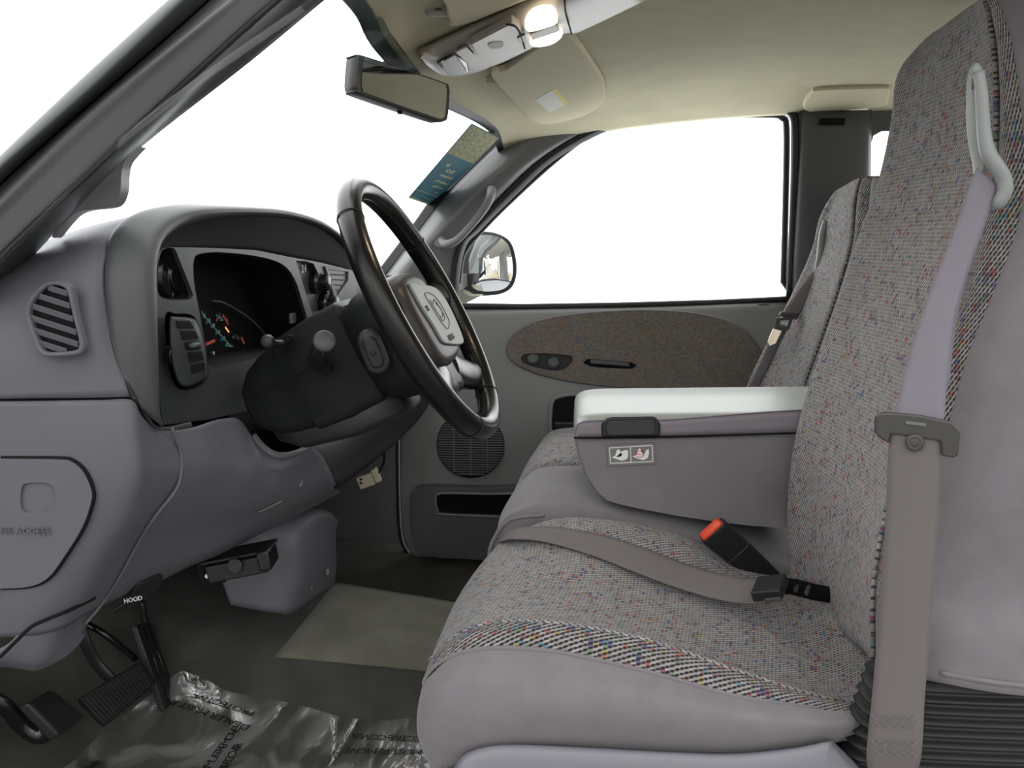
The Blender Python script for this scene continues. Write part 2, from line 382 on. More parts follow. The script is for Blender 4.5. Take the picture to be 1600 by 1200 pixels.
# ================================================================== SETTING
fy = [.5, .93, .97, 1.02, 1.2, 1.34, 1.42, 1.48, 1.53, 1.58, 1.7, 1.78, 1.83, 1.88, 1.93, 1.98, 2.1, 2.3, 2.42]
fh = [-.02, -.02, .02, 0, 0, .003, .035, .095, .145, .155, .158, .156, .142, .08, .02, 0, 0, 0, .04]
_t = cr([(a, b, 0) for a, b in zip(fy, fh)], 6); fy, fh = _t[:, 0], _t[:, 1]
def floorz(x, y):
    h = np.interp(y, fy, fh); k = np.interp(x, [-.8, -.48, -.24, 0, .6], [1.25, 1.04, .80, .6, .4])
    z = h*k if 1.2 < y < 2.0 else h
    return z+np.interp(x, [-1.2, -.85, -.8], [.42, .03, 0])
rows = [[V(x, y, floorz(x, y)) for y in fy[6:]] for x in np.linspace(-1.2, 1.5, 70)]
o = patch('floor', rows, M['carpet'], nu=1, nv=1, thick=.01); tag(o, kind='structure')
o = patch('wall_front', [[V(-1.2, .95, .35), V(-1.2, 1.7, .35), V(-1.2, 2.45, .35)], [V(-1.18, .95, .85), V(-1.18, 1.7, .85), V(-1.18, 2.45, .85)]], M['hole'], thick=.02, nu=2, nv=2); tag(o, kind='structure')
o = patch('wall_rear', [[V(1.5, .93, -.02), V(1.5, 2.42, -.02)], [V(1.5, .93, .8), V(1.5, 2.42, .8)]], M['door_dk'], thick=.02, nu=2, nv=2); tag(o, kind='structure')

# ceiling
cy = [.88, 1.0, 1.15, 1.4, 1.68, 2.0, 2.18, 2.3, 2.37]
hx = [-0.2093, -0.2168, -0.2318, -0.2355, -0.2242, -0.1984, -0.1826, -0.1805, -0.1805]
def cz(x, y):
    e = np.interp(x, [-.25, -.15, 0, .1, .3, .6, 1.5], [.222, .220, .250, .272, .298, .31, .31])
    m = np.interp(x, [-.27, -.2, -.1, 0, .3, .8, 1.5], [.245, .27, .298, .318, .352, .365, .36])
    e = e+(.035 if y < 1.5 else 0)
    t = min(1, min(y-.88, 2.37-y)/.34); t = 1-(1-max(t, 0))**2
    return CZ+e+(m-e)*t
rows = [[V(h-.012, y, cz(h, y)-.012) for h, y in zip(hx, cy)], [V(h, y, cz(h, y)-.006) for h, y in zip(hx, cy)]]
for d_ in (.03, .09, .18, .3, .5, .8, 1.15, 1.5):
    rows.append([V(h+(1.5-h)*(d_/1.5) if d_ > .3 else h+d_, y, cz(h+d_, y)) for h, y in zip(hx, cy)])
o = patch('ceiling', rows, M['head'], nu=5, nv=5, thick=-.012); tag(o, kind='structure')
# black band on the glass along the header
wt = [V(h-.01, y, cz(h, y)-.02) for h, y in zip(hx, cy)]
wb = [V(x, y, CZ-.05) for x, y in ((-.61, .88), (-.64, 1.0), (-.68, 1.15), (-.72, 1.4), (-.72, 1.68), (-.68, 2.0), (-.63, 2.18), (-.575, 2.32), (-.545, 2.39))]
g2 = patch('window_2', [wt, [a.lerp(b, .5)+V(-.015, 0, .01) for a, b in zip(wt, wb)], wb], M['glass'], nu=4, nv=6, thick=.004); tag(g2, kind='structure')
def wsd(t): return [a.lerp(b, t)+V(-.015*4*t*(1-t)+.004, 0, .01*4*t*(1-t)-.002) for a, b in zip(wt, wb)]
o = patch('header_band', [wsd(-.02), wsd(.012), wsd(.035)], M['frit'], g2, nu=4, nv=3, thick=.002)

# driver's front pillar (near), with door seal
L1 = [(-60, 305, .87), (0, 243, .87), (130, 120, .88), (262, 0, .90), (340, -70, .92)]
L1b = [(-60, 325, .855), (0, 262, .855), (140, 138, .865), (284, 0, .885), (355, -70, .905)]
L2 = [(-60, 355, .90), (0, 288, .90), (105, 194, .91), (224, 91, .92), (322, 4, .93), (395, -65, .95)]
L3 = [(-60, 375, .875), (0, 314, .875), (130, 185, .885), (245, 91, .895), (355, 0, .91), (430, -65, .93)]
L4 = [(-60, 400, .89), (0, 345, .89), (150, 205, .90), (280, 88, .91), (385, 0, .92), (465, -65, .94)]
L5 = [(-60, 465, .91), (35, 371, .91), (120, 292, .915), (217, 200, .925), (350, 77, .93), (437, 0, .94), (515, -65, .95)]
L6 = [(-60, 482, .955), (35, 395, .95), (125, 307, .95), (225, 212, .955), (355, 92, .96), (460, 0, .965), (540, -65, .97)]
L7 = [(-60, 520, 1.0), (15, 445, 1.0), (68, 382, 1.0), (140, 308, 1.0), (206, 241, 1.0), (350, 130, 1.0), (507, 0, 1.0), (590, -65, 1.0)]
def res(l, n=9):
    q = cr([list(asP(p)) for p in l], 12); i = np.linspace(0, len(q)-1, n); return [Vector(q[int(round(k))]) for k in i]
o = patch('trim_1', [res(L2), res(L3), res(L4), res(L5)], M['pillar'], nu=4, nv=6, thick=.006); tag(o, kind='structure')
ar = res(L1); s_ = patch('door_seal', [[p+V(0, .03, 0) for p in ar], ar, res(L1b), [p.lerp(q, .55)+V(0, -.004, 0) for p, q in zip(res(L1b), res(L2))], res(L2)], M['pillar_dk'], o, nu=4, nv=6, thick=.004)
s_ = patch('inner_lip', [res(L5), res(L6), res(L7)], M['black2'], o, nu=4, nv=5, thick=.004)
tube('seam_bead', [p+V(0, -.004, 0) for p in res(L5)], .0034, M['rubber'], o, seg=8)
prism('pillar_lobe', [(214, 228, .99), (196, 250, .99), (190, 268, .99), (188, 298, .99), (180, 318, .99), (165, 325, .99), (130, 329, .99), (108, 340, .99), (80, 372, .99), (120, 300, .98)], V(0, .02, 0), M['pillar'], o, smooth_n=3, bevel=.004)

rl_ = tube('trim_5', [P(560, -65, .985), V(-.2, .895, CZ+.262), V(-.1, .885, CZ+.285), V(.1, .88, CZ+.305), V(.5, .88, CZ+.345), V(1.5, .88, CZ+.345)], [.035, .024, .02, .02, .02, .02], M['pillar_dk'], seg=12); tag(rl_, kind='structure')
# passenger front pillar
K1 = [(776, 198, 2.36), (700, 274, 2.37), (650, 343, 2.38), (600, 410, 2.38), (545, 480, 2.38)]
K2 = [(792, 212, 2.34), (712, 290, 2.35), (657, 358, 2.36), (612, 418, 2.36), (560, 485, 2.36)]
K3 = [(825, 214, 2.31), (748, 290, 2.31), (690, 352, 2.31), (640, 412, 2.31), (590, 485, 2.32)]
K4 = [(875, 206, 2.32), (795, 275, 2.32), (735, 335, 2.32), (690, 385, 2.32), (650, 485, 2.33)]
K5 = [(948, 190, 2.345), (860, 238, 2.345), (790, 300, 2.345), (740, 355, 2.345), (712, 395, 2.345), (702, 485, 2.35)]
K6 = [(958, 200, 2.36), (872, 246, 2.36), (803, 308, 2.36), (755, 356, 2.36), (724, 395, 2.36), (716, 485, 2.36)]
tr = patch('trim_2', [res(K2), res(K3), res(K4), res(K5)], M['pillar'], nu=5, nv=5, thick=.005); tag(tr, kind='structure')
patch('glass_edge_band', [res(K1), [p.lerp(q, .5) for p, q in zip(res(K1), res(K2))], res(K2)], M['frit'], tr, nu=4, nv=3, thick=.004)
patch('door_seal', [[p+V(0, -.004, 0) for p in res(K5)], [p.lerp(q, .5)+V(0, -.008, 0) for p, q in zip(res(K5), res(K6))], res(K6)], M['rubber'], tr, nu=4, nv=4, thick=.006)
gh = empty('grab_handle', P(735, 350, 2.30), 'grey curved assist handle bolted to the far windshield pillar', 'handle')
tube('grip', [(690, 376, 2.31), (697, 382, 2.285), (715, 374, 2.265), (738, 350, 2.262), (757, 326, 2.265), (766, 308, 2.28), (768, 296, 2.31)], [.0105, .0115, .0095, .009, .0095, .011, .012], M['door'], gh, seg=14)
disc('mount', (688, 378, 2.325), V(0, -1, 0), .016, .016, M['door'], gh, bevel=.004)

# far side: kick panel, door, centre post
wall = patch('wall_right', [[V(-1.2, 2.43, .80), V(-.9, 2.43, .80), V(-.62, 2.42, .80), P(700, 480, 2.425)], [V(-1.2, 2.43, .4), V(-.9, 2.43, .4), P(525, 700, 2.42), P(660, 700, 2.425)], [V(-1.2, 2.43, .2), V(-.9, 2.43, .2), P(528, 800, 2.42), P(660, 800, 2.425)], [V(-1.2, 2.43, .05), V(-.9, 2.43, .03), P(532, 850, 2.42), P(660, 920, 2.425)]], M['door_dk'], nu=4, nv=4, thick=.01)
tag(wall, kind='structure')
o = patch('baseboard_right', [[P(620, 890, 2.38), P(700, 897, 2.38), P(900, 897, 2.38), P(1300, 890, 2.38)], [P(630, 915, 2.33), P(700, 925, 2.31), P(900, 925, 2.31), P(1300, 920, 2.31)], [P(632, 925, 2.33), P(700, 936, 2.31), P(900, 936, 2.31), P(1300, 930, 2.31)]], M['door_dk'], nu=4, nv=4, thick=.006); tag(o, kind='structure')
d = empty('door_1', P(930, 885, 2.40), None, None, kind='structure')
def drow(y, x0, Y, dy=0): return [P(x0, y, Y+.012), P(x0+10, y, Y), P(760, y, Y), P(900, y-1+dy*.3, Y), P(1050, y-3+dy*.6, Y), P(1180, y-6+dy, Y), P(1250, y-8+dy, Y+.01)]
patch('door_panel', [drow(481, 705, 2.40, -5), drow(486, 700, 2.375, -5), drow(500, 692, 2.365, -3), drow(560, 660, 2.355), drow(640, 634, 2.345), drow(720, 628, 2.355), drow(800, 628, 2.36), drow(850, 636, 2.365), drow(872, 652, 2.37), drow(886, 680, 2.385), drow(892, 690, 2.41)], M['door'], d, nu=5, nv=4, thick=.008)
tube('door_edge_gasket', [(628, 560, 2.38), (622, 650, 2.385), (622, 760, 2.385), (625, 830, 2.385), (636, 862, 2.385), (662, 884, 2.385), (700, 892, 2.385), (900, 894, 2.385)], .006, M['rubber'], d, seg=8)
# cloth insert
ins = [(792, 548), (797, 530), (818, 512), (855, 498), (920, 489), (1000, 485), (1070, 488), (1130, 500), (1170, 524), (1192, 560), (1196, 592), (1180, 606), (1120, 609), (1010, 607), (930, 601), (860, 589), (815, 573), (797, 560)]
insP = [P(x, y, 2.343) for x, y in ins]
swb = [(815, 558), (830, 552), (893, 556), (886, 575), (866, 580), (842, 576), (818, 568)]
hnd = [(911, 566), (920, 561), (985, 566), (995, 571), (988, 577), (924, 574)]
fi = prism('fabric_insert', [P(x, y, 2.340) for x, y in ins], V(0, .02, 0), M['doorfab'], d, smooth_n=3, holes=[[P(x, y, 2.340) for x, y in swb], [P(x, y, 2.340) for x, y in hnd]], bevel=.0)
me = fi.data; ul = me.uv_layers.new(name='UVMap')
for lp in me.loops:
    c_ = me.vertices[lp.vertex_index].co; ul.data[lp.index].uv = (c_.x, c_.z)
tube('insert_piping', insP, .0022, M['door_dk'], d, seg=6, closed=True, n=3)
sp = prism('switch_bezel', [P(x, y, 2.35) for x, y in swb], V(0, .01, 0), M['black'], d, smooth_n=2)
for x, y in ((833, 561), (865, 567)):
    disc('switch_knob', (x, y, 2.349), V(0, -1, .5), .016, .010, M['pillar_dk'], sp, prof=[(.0165, 0), (.0165, .006), (.012, .011)])
prism('door_latch_handle', [P(x, y, 2.352) for x, y in hnd], V(0, .01, 0), M['hole'], d)
rbox('latch_lever', (953, 567, 2.344), (.052, .004, .006), M['pillar_dk'], d, ax=(V(1, 0, -.07).normalized(), V(0, 1, 0), V(0, 0, 1)), bevel=.003)
prism('lock_bezel', [P(x, y, 2.372) for x, y in ((1184, 475), (1199, 474), (1203, 480), (1202, 497), (1197, 501), (1187, 501), (1183, 495))], V(0, .01, 0), M['door_dk'], d, smooth_n=2, bevel=.002)
# pull cup: a flat plate, the shade inside put into its dark colour
cup = [(862, 632), (872, 620), (900, 616), (940, 618), (944, 655), (940, 690), (880, 692), (862, 678)]
pc = prism('pull_cup_shade', [P(x, y, 2.336) for x, y in cup], V(0, .01, 0), M['hole'], d, smooth_n=3, bevel=.002)
tube('recess_rim', [P(x, y, 2.340) for x, y in cup], .006, M['door'], d, seg=8, closed=True, n=4)
rbox('pull_handle', (895, 664, 2.325), (.05, .012, .010), M['black'], d, bevel=.005)
# speaker grille
sg = disc('speaker_grille', (735, 695, 2.345), V(0, -1, 0), .092, .003, M['hole'], d, seg=48)
c_ = P(735, 695, 2.338); vs = []; fs = []
for k in range(-12, 13):
    z = k*.0068; w = math.sqrt(max(.0001, .09**2-z*z)); i = len(vs)
    for dx, dy, dz in ((-w, 0, .0018), (w, 0, .0018), (w, 0, -.0018), (-w, 0, -.0018), (-w, .004, .0018), (w, .004, .0018), (w, .004, -.0018), (-w, .004, -.0018)): vs.append(c_+V(dx, dy, z+dz))
    fs += [(i, i+1, i+2, i+3), (i+7, i+6, i+5, i+4), (i, i+4, i+5, i+1), (i+3, i+2, i+6, i+7), (i, i+3, i+7, i+4), (i+1, i+5, i+6, i+2)]
for x in (-.045, 0, .045):
    i = len(vs)
    for dx, dy, dz in ((-.0018, .001, -.086), (.0018, .001, -.086), (.0018, .001, .086), (-.0018, .001, .086), (-.0018, .004, -.086), (.0018, .004, -.086), (.0018, .004, .086), (-.0018, .004, .086)): vs.append(c_+V(x+dx, dy, dz*(1-abs(x)*3)))
    fs += [(i, i+1, i+2, i+3), (i+7, i+6, i+5, i+4), (i, i+4, i+5, i+1), (i+3, i+2, i+6, i+7), (i, i+3, i+7, i+4), (i+1, i+5, i+6, i+2)]
mk('grille_slats', vs, fs, M['door_dk'], sg, smooth=False)
# map pocket
slot = [(681, 780), (690, 771), (760, 772), (860, 774), (860, 806), (700, 804), (684, 797)]
prism('map_pocket', [P(x, y, 2.325) for x, y in ((642, 790), (645, 770), (662, 761), (760, 763), (900, 766), (900, 875), (720, 873), (668, 868), (648, 845))], V(0, .03, 0), M['door_dk'], d, smooth_n=4, bevel=.006, holes=[[P(x, y, 2.325) for x, y in slot]])
prism('pocket_opening', [P(x, y, 2.345) for x, y in slot], V(0, .008, 0), M['hole'], d)
tube('pocket_lip', [P(x, y, 2.324) for x, y in slot], .003, M['door'], d, seg=8, closed=True, n=4)
# glass and its black frame
wo_ = [(716, 478), (1220, 468), (1224, 440), (1228, 300), (1229, 200), (1222, 184), (1200, 179), (1080, 180), (990, 190), (932, 204), (872, 246), (803, 308), (755, 356), (724, 395), (717, 440)]
wf = [P(x, y, 2.385) for x, y in wo_]
fr = tube('window_frame', wf, .0085, M['rubber'], d, seg=8, n=4, closed=True)
tube('frame_top_trim', [(930, 193, 2.365), (990, 180, 2.36), (1080, 171, 2.36), (1200, 168, 2.36), (1236, 176, 2.36), (1243, 215, 2.355), (1240, 330, 2.36), (1234, 470, 2.37)], .0105, M['rubber'], d, seg=8, n=4)
g1 = prism('window_1', wf, V(0, .004, 0), M['glass']); tag(g1, kind='structure')
prism('vent_division', [(703, 390, 2.37), (714, 386, 2.37), (716, 484, 2.37), (700, 484, 2.37)], V(0, .02, 0), M['rubber'], d)
tube('division_bead', [(702, 398, 2.362), (708, 412, 2.360), (709, 440, 2.360), (709, 480, 2.362)], .0028, M['pillar'], d, seg=8)
# centre post
tp = patch('trim_3', [[(1236, 174, 2.37), (1250, 172, 2.35), (1262, 172, 2.335), (1300, 172, 2.33), (1350, 172, 2.335), (1362, 172, 2.35)],
    [(1234, 330, 2.37), (1244, 330, 2.35), (1257, 330, 2.335), (1297, 330, 2.33), (1350, 330, 2.335), (1361, 330, 2.36)],
    [(1228, 480, 2.38), (1238, 480, 2.36), (1252, 480, 2.345), (1292, 480, 2.34), (1348, 480, 2.345), (1361, 480, 2.36)],
    [(1228, 800, 2.40), (1238, 800, 2.38), (1252, 800, 2.365), (1292, 800, 2.36), (1352, 800, 2.365), (1500, 800, 2.38)]], M['pillar_dk'], nu=4, nv=6, thick=.006); tag(tp, kind='structure')
rbox('belt_slot', (1300, 190, 2.325), (.03, .006, .008), M['hole'], tp, bevel=.002)
qp = prism('trim_4', [(1354, 170, 2.36), (1700, 165, 2.36), (1700, 480, 2.38), (1354, 480, 2.38)], V(0, .01, 0), M['pillar_dk'], holes=[[(1361, 225, 2.362), (1365, 212, 2.362), (1378, 205, 2.361), (1450, 203, 2.361), (1600, 205, 2.361), (1600, 380, 2.37), (1362, 380, 2.37)]]); tag(qp, kind='structure')
qg = prism('window_3', [(1352, 195, 2.372), (1610, 195, 2.372), (1610, 390, 2.38), (1352, 390, 2.38)], V(0, .003, 0), M['glass']); tag(qg, kind='structure')
ws = prism('wall_rear_side', [V(.8, 2.40, -.02), V(1.5, 2.40, -.02), V(1.5, 2.40, .72), V(.8, 2.40, .72)], V(0, .01, 0), M['door_dk']); ws.name = 'wall_right_rear'; tag(ws, kind='structure')

# ================================================================== DASHBOARD
D = empty('dashboard', V(-.7, 1.65, .5), 'grey and charcoal dashboard with round hooded instrument binnacle', 'dashboard')
GR = [(240, 332, 1.10), (196, 350, 1.03), (170, 378, 1.0), (163, 410, .985), (163, 450, .975), (170, 500, .97), (180, 545, .965), (192, 585, .965), (205, 621, .965)]
GT = [P(325, 325, 1.22)+V(0, 0, 0)]
# end panel
def ep(y, xs, Ys): return [(x, y if not isinstance(y, (list, tuple)) else y[i], Y) for i, (x, Y) in enumerate(zip(xs, Ys))]
e1 = [(-70, 430, 1.02), (0, 415, 1.02), (50, 393, 1.03), (105, 367, 1.04), (165, 347, 1.06), (240, 331, 1.10)]
e0 = [P(*q)+V(-.10, .10, -.015) for q in e1]
e00 = [P(*q)+V(-.15, .25, -.03) for q in e1]
end = patch('end_panel', [e00, e0, e1,
    [(-70, 455, .965), (0, 430, .97), (50, 410, .975), (100, 388, .985), (145, 368, 1.0), (190, 352, 1.03)],
    [(-70, 490, .95), (0, 465, .95), (55, 445, .955), (100, 425, .96), (135, 408, .97), (166, 395, .985)],
    [(-70, 530, .945), (0, 515, .945), (60, 500, .945), (105, 485, .95), (140, 470, .955), (163, 455, .97)],
    [(-70, 575, .94), (0, 570, .94), (60, 562, .94), (110, 552, .945), (150, 545, .95), (178, 538, .966)],
    [(-70, 623, .94), (0, 623, .94), (60, 622, .94), (110, 622, .945), (160, 621, .95), (203, 620, .965)]], M['dash'], D, nu=6, nv=6, thick=.004)
# seam between the upper and the lower panel
patch('seam_gap', [[(-70, 621, .945), (0, 621, .945), (110, 620, .95), (160, 619, .955), (206, 619, .972)], [(-70, 629, .945), (0, 629, .945), (110, 628, .95), (160, 627, .955), (208, 627, .972)]], M['hole'], D, nu=4, nv=2, thick=.003)
# side vent
sv = [(84, 439), (100, 442), (110, 452), (118, 490), (128, 530), (130, 545), (120, 555), (75, 558), (60, 552), (52, 537), (40, 500), (38, 482), (46, 463), (66, 444)]
svi = [(83, 446), (97, 449), (104, 458), (112, 492), (121, 528), (122, 541), (115, 548), (78, 551), (66, 547), (59, 534), (47, 500), (46, 484), (53, 468), (70, 450)]
YV = .926
vf = prism('side_vent', [P(x, y, YV) for x, y in sv], V(0, .012, 0), M['dash'], D, smooth_n=3, holes=[[P(x, y, YV) for x, y in svi]], bevel=.0025)
prism('vent_cavity', [P(x, y, YV+.0075) for x, y in svi], V(0, .004, 0), M['hole'], vf, smooth_n=2)
def inpoly(x, y, poly):
    c_ = False
    for i in range(len(poly)):
        (x0, y0), (x1, y1) = poly[i], poly[i-1]
        if (y0 > y) != (y1 > y) and x < (x1-x0)*(y-y0)/(y1-y0)+x0: c_ = not c_
    return c_
for y0 in (452, 470, 489, 508, 526, 543):          # slats slope down to the right
    xs = [x for x in range(36, 128) if inpoly(x, y0+(x-85)*.32, svi)]
    xa_, xb_ = min(xs)-1, max(xs)+1; f_ = lambda x, d_: y0+(x-85)*.32+d_
    prism('slat', [P(xa_, f_(xa_, -4), YV+.002), P(xb_, f_(xb_, -4), YV+.002), P(xb_, f_(xb_, 5.5), YV+.005), P(xa_, f_(xa_, 5.5), YV+.005)], V(0, .002, 0), M['dash'], vf, bevel=.0006)

# instrument hood: outer band from the groove to the rim, then the dark underside
RM = [(250, 668, 1.03), (244, 640, 1.01), (241, 560, 1.0), (239, 480, 1.0), (239, 410, 1.01), (252, 368, 1.04), (290, 342, 1.10), (345, 331, 1.18), (400, 329, 1.28), (450, 333, 1.40), (498, 347, 1.53), (530, 368, 1.64), (548, 392, 1.72), (553, 420, 1.76)]
GV = [P(208, 624, .972), P(200, 612, .97), P(180, 548, .967), P(168, 490, .972), P(163, 425, .985), P(172, 378, 1.005), P(205, 347, 1.04), P(262, 330, 1.12), P(330, 324, 1.24)+V(-.05, 0, -.006), P(385, 328, 1.36)+V(-.09, 0, -.012), P(440, 340, 1.52)+V(-.1, 0, -.02), P(480, 355, 1.64)+V(-.11, 0, -.02), P(500, 370, 1.72)+V(-.12, 0, -.02), P(508, 390, 1.76)+V(-.13, 0, -.02)]
RP = [P(*q) for q in RM]
mid1 = []; mid2 = []
bul = [0, .004, .008, .010, .012, .014, .014, .010, .006, .004, .004, .004, .004, 0]
for g_, r_, b_ in zip(GV, RP, bul):
    mid1.append(g_.lerp(r_, .30)+V(.0, -b_, b_*.5)); mid2.append(g_.lerp(r_, .78)+V(.004, -b_*.9, b_*.3))
inn = [r_+V(-.006, .010, -.004) for r_ in RP]
hd = patch('instrument_hood', [GV, mid1, mid2, RP, inn], M['hood'], D, nu=5, nv=6, thick=.004)
tube('hood_groove', [g_+V(.002, .001, 0) for g_ in GV[:9]], .0035, M['rubber'], hd, seg=8)

# bezel plane: through three points, facing the driver
b0, b1, b2 = P(248, 500, 1.045), P(550, 440, 1.74), P(248, 640, 1.04)
BN = (b1-b0).cross(b2-b0).normalized()
if BN.dot(CAMP-b0) < 0: BN = -BN
def B(px, py, off=0.0): return PP(px, py, b0+BN*off, BN)
bz = [(252, 392), (262, 386), (330, 387), (400, 391), (455, 402), (500, 410), (556, 424), (556, 480), (530, 520), (470, 545), (420, 640), (385, 642), (330, 655), (255, 664), (246, 600), (240, 520), (240, 440)]
hole_l = [(248, 398), (256, 388), (272, 388), (282, 410), (300, 455), (300, 464), (294, 468), (262, 468), (246, 455)]
hole_v = [(258, 492), (275, 490), (300, 492), (312, 510), (322, 550), (326, 585), (318, 600), (290, 610), (272, 600), (262, 560)]
hole_c = [(303, 405), (314, 396), (345, 394), (400, 400), (440, 412), (460, 435), (472, 470), (481, 505), (480, 540), (400, 560), (333, 574), (322, 545), (312, 490), (303, 440)]
hole_r = [(462, 407), (478, 408), (490, 412), (522, 478), (515, 484), (488, 492)]
def sm(pts, n=3): return [(p[0], p[1]) for p in cr([(x, y, 0) for x, y in pts], n, True)]
hole_l, hole_v, hole_c = sm(hole_l), sm(hole_v), sm(hole_c)
bzl = prism('bezel', [B(*q) for q in bz], BN*-.006, M['bezel'], D, holes=[[B(*q) for q in crP] for crP in (hole_l, hole_v, hole_c, hole_r)], bevel=.0022)
# underside of the hood, running from the rim back to the bezel
tgt = [B(250, 664, .0), B(246, 640), B(243, 560), B(243, 480), B(243, 410), B(252, 391), B(290, 387), B(345, 388), B(400, 391), B(455, 402), B(490, 408), B(520, 415), B(545, 422), B(556, 440)]
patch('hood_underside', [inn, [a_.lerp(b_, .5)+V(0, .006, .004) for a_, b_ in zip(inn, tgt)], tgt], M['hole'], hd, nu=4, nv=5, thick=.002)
def well(name, outline, depth, wallmat, parent, floor=True, shift=V(0, 0, 0)):
    a_ = [B(*q, -.003) for q in outline]; b_ = [p+BN*-depth+shift for p in a_]
    k = len(a_); vs = a_+b_; fs = [(i, (i+1) % k, k+(i+1) % k, k+i) for i in range(k)]+([tuple(range(k, 2*k))] if floor else [])
    o = mk(name, vs, fs, wallmat, parent, solid=.0015); o.data.set_sharp_from_angle(angle=math.radians(40)); return o
gc = well('gauge_cluster', hole_c, .085, M['hole'], D)
# dial face: a plane leaned back inside the cluster, with ticks, numbers and needles
f0 = b0+BN*-.078
def G(px, py, off=0): return PP(px, py, f0+BN*off, BN)
tube('dial_arch', [G(332, 470, .004), G(352, 474, .006), G(385, 494, .006), G(408, 515, .006), G(420, 535, .006)], .0016, M['door_dk'], gc, seg=6)
def marks(name, segs, w, mt, off=.0015):
    vs = []; fs = []
    for (x0, y0, x1, y1) in segs:
        a_, b_ = G(x0, y0, off), G(x1, y1, off); dd = (b_-a_).normalized(); pr = dd.cross(BN)*w; i = len(vs)
        vs += [a_-pr, a_+pr, b_+pr, b_-pr]; fs.append((i, i+1, i+2, i+3))
    return mk(name, vs, fs, mt, gc, smooth=False)
tk = []
for i in range(17):
    t_ = i/16; x = 315+45*t_; y = 486+52*t_**.9; tk.append((x, y, x+1.6, y+4.5))
marks('speed_ticks', tk, .0011, M['teal'])
tag(marks('fuel_ticks', [(338, 492, 341, 496), (342, 490, 344, 495), (341, 497, 347, 496), (344, 500, 349, 500), (354, 497, 356, 502), (363, 525, 366, 529), (367, 522, 368, 527), (371, 524, 371, 529), (374, 527, 372, 531), (353, 537, 357, 538), (352, 540, 364, 541)], .0009, M['teal']), kind='stuff')
for sg_ in [(348, 492, 355, 503), (354, 503, 357, 507), (338, 499, 340, 501), (353, 554, 355, 558)]: marks('red_mark', [sg_], .0022, M['redink'])
marks('warning_lamp', [(352, 511, 354, 514), (354, 514, 358, 519)], .0016, M['lampoff'])
for sg_ in [(322, 538, 336, 532), (377, 527, 382, 537), (378, 546, 379, 549)]: marks('gauge_needle', [sg_], .0024, M['orange'])
for n_, (x, y) in zip(('50', '60', '70', '80', '90'), ((319, 494), (327, 501), (334, 509), (342, 519), (350, 529))):
    text('speed_number', n_, G(x, y, .0016), V(0, 1, 0), V(0, 0, 1), .0085, M['teal'], gc)
for n_, (x, y) in zip(('80', '100', '120', '140'), ((323, 504), (331, 511), (338, 521), (346, 531))):
    text('metric_number', n_, G(x, y, .0016), V(0, 1, 0), V(0, 0, 1), .0055, M['blue'], gc)
rbox('odometer_knob', G(332, 552, .004), (.003, .003, .003), M['metal'], gc, bevel=.001)
rbox('cluster_tab', B(457, 497, -.02), (.003, .012, .009), M['pillar'], gc, bevel=.002)
# headlamp switch
wl = well('headlamp_switch', hole_l, .04, M['hole'], D)
hk = B(257, 430, -.034)
disc('switch_knob', hk, BN, .03, .02, M['blackg'], wl, prof=[(.032, 0), (.034, .008), (.030, .014), (.020, .016), (.018, .020), (.010, .021)])
rbox('dimmer_wheel', B(268, 462, -.022), (.006, .008, .005), M['blackg'], wl, bevel=.002)
# swivelling air vent in the bezel
av = well('air_vent', hole_v, .04, M['hole'], D)
ob = [(264, 500), (275, 495), (298, 497), (309, 505), (318, 535), (324, 578), (322, 590), (306, 600), (288, 604), (276, 594), (266, 555)]
ob = sm(ob)
vb = loft('vent_body', [[B(x, y, -.02) for x, y in ob], [B(x, y, .012) for x, y in ob], [B(294+(x-294)*.9, 550+(y-550)*.95, .022) for x, y in ob]], M['bezel'], av, bevel=.003)
vb.data.set_sharp_from_angle(angle=math.radians(50))
cells = [[(276, 501), (297, 502), (304, 513), (279, 513)], [(283, 517), (306, 517), (311, 529), (287, 531)], [(289, 535), (312, 533), (315, 545), (292, 547)], [(294, 551), (316, 549), (319, 562), (298, 566)], [(299, 570), (320, 566), (321, 578), (301, 584)]]
for c4 in cells:
    prism('louvre_gap', [B(x, y, .0235) for x, y in c4], BN*-.004, M['hole'], vb, bevel=.0006)
rbox('vent_knob', B(304, 539, .026), (.004, .009, .003), M['pillar_dk'], vb, bevel=.002)
disc('thumb_wheel', B(263, 553, .008), BN, .012, .01, M['blackg'], vb, bevel=.002)
# right hand plate with knobs and the centre vent
rp_ = well('control_panel', hole_r, .012, M['pillar_dk'], D)
for x, y in ((490, 441), (504, 474)):
    disc('control_knob', B(x, y, -.012), BN, .02, .02, M['blackg'], rp_, prof=[(.021, 0), (.021, .010), (.016, .013), (.014, .028), (.010, .030)])
text('panel_symbol', '2 4', B(475, 420, -.008), V(0, 1, 0), V(0, 0, 1), .02, M['white'], rp_)
cv = prism('centre_vent', [B(x, y, .004) for x, y in ((508, 416), (548, 421), (550, 440), (530, 474), (524, 472))], BN*-.006, M['hood'], D, bevel=.002, holes=[[B(x, y, .004) for x, y in ((514, 421), (544, 425), (544, 438), (528, 463))]])
prism('vent_cavity', [B(x, y, -.003) for x, y in ((512, 419), (546, 423), (546, 440), (528, 467))], BN*-.004, M['hole'], cv)
for k in range(5):
    y = 428+k*8; xl = 517+k*2.6; xr = 544-max(0, k-1)*4
    prism('slat', [B(xl, y, .002), B(xr, y+1, .002), B(xr, y+3, .001), B(xl, y+2, .001)], BN*-.003, M['pillar'], cv)

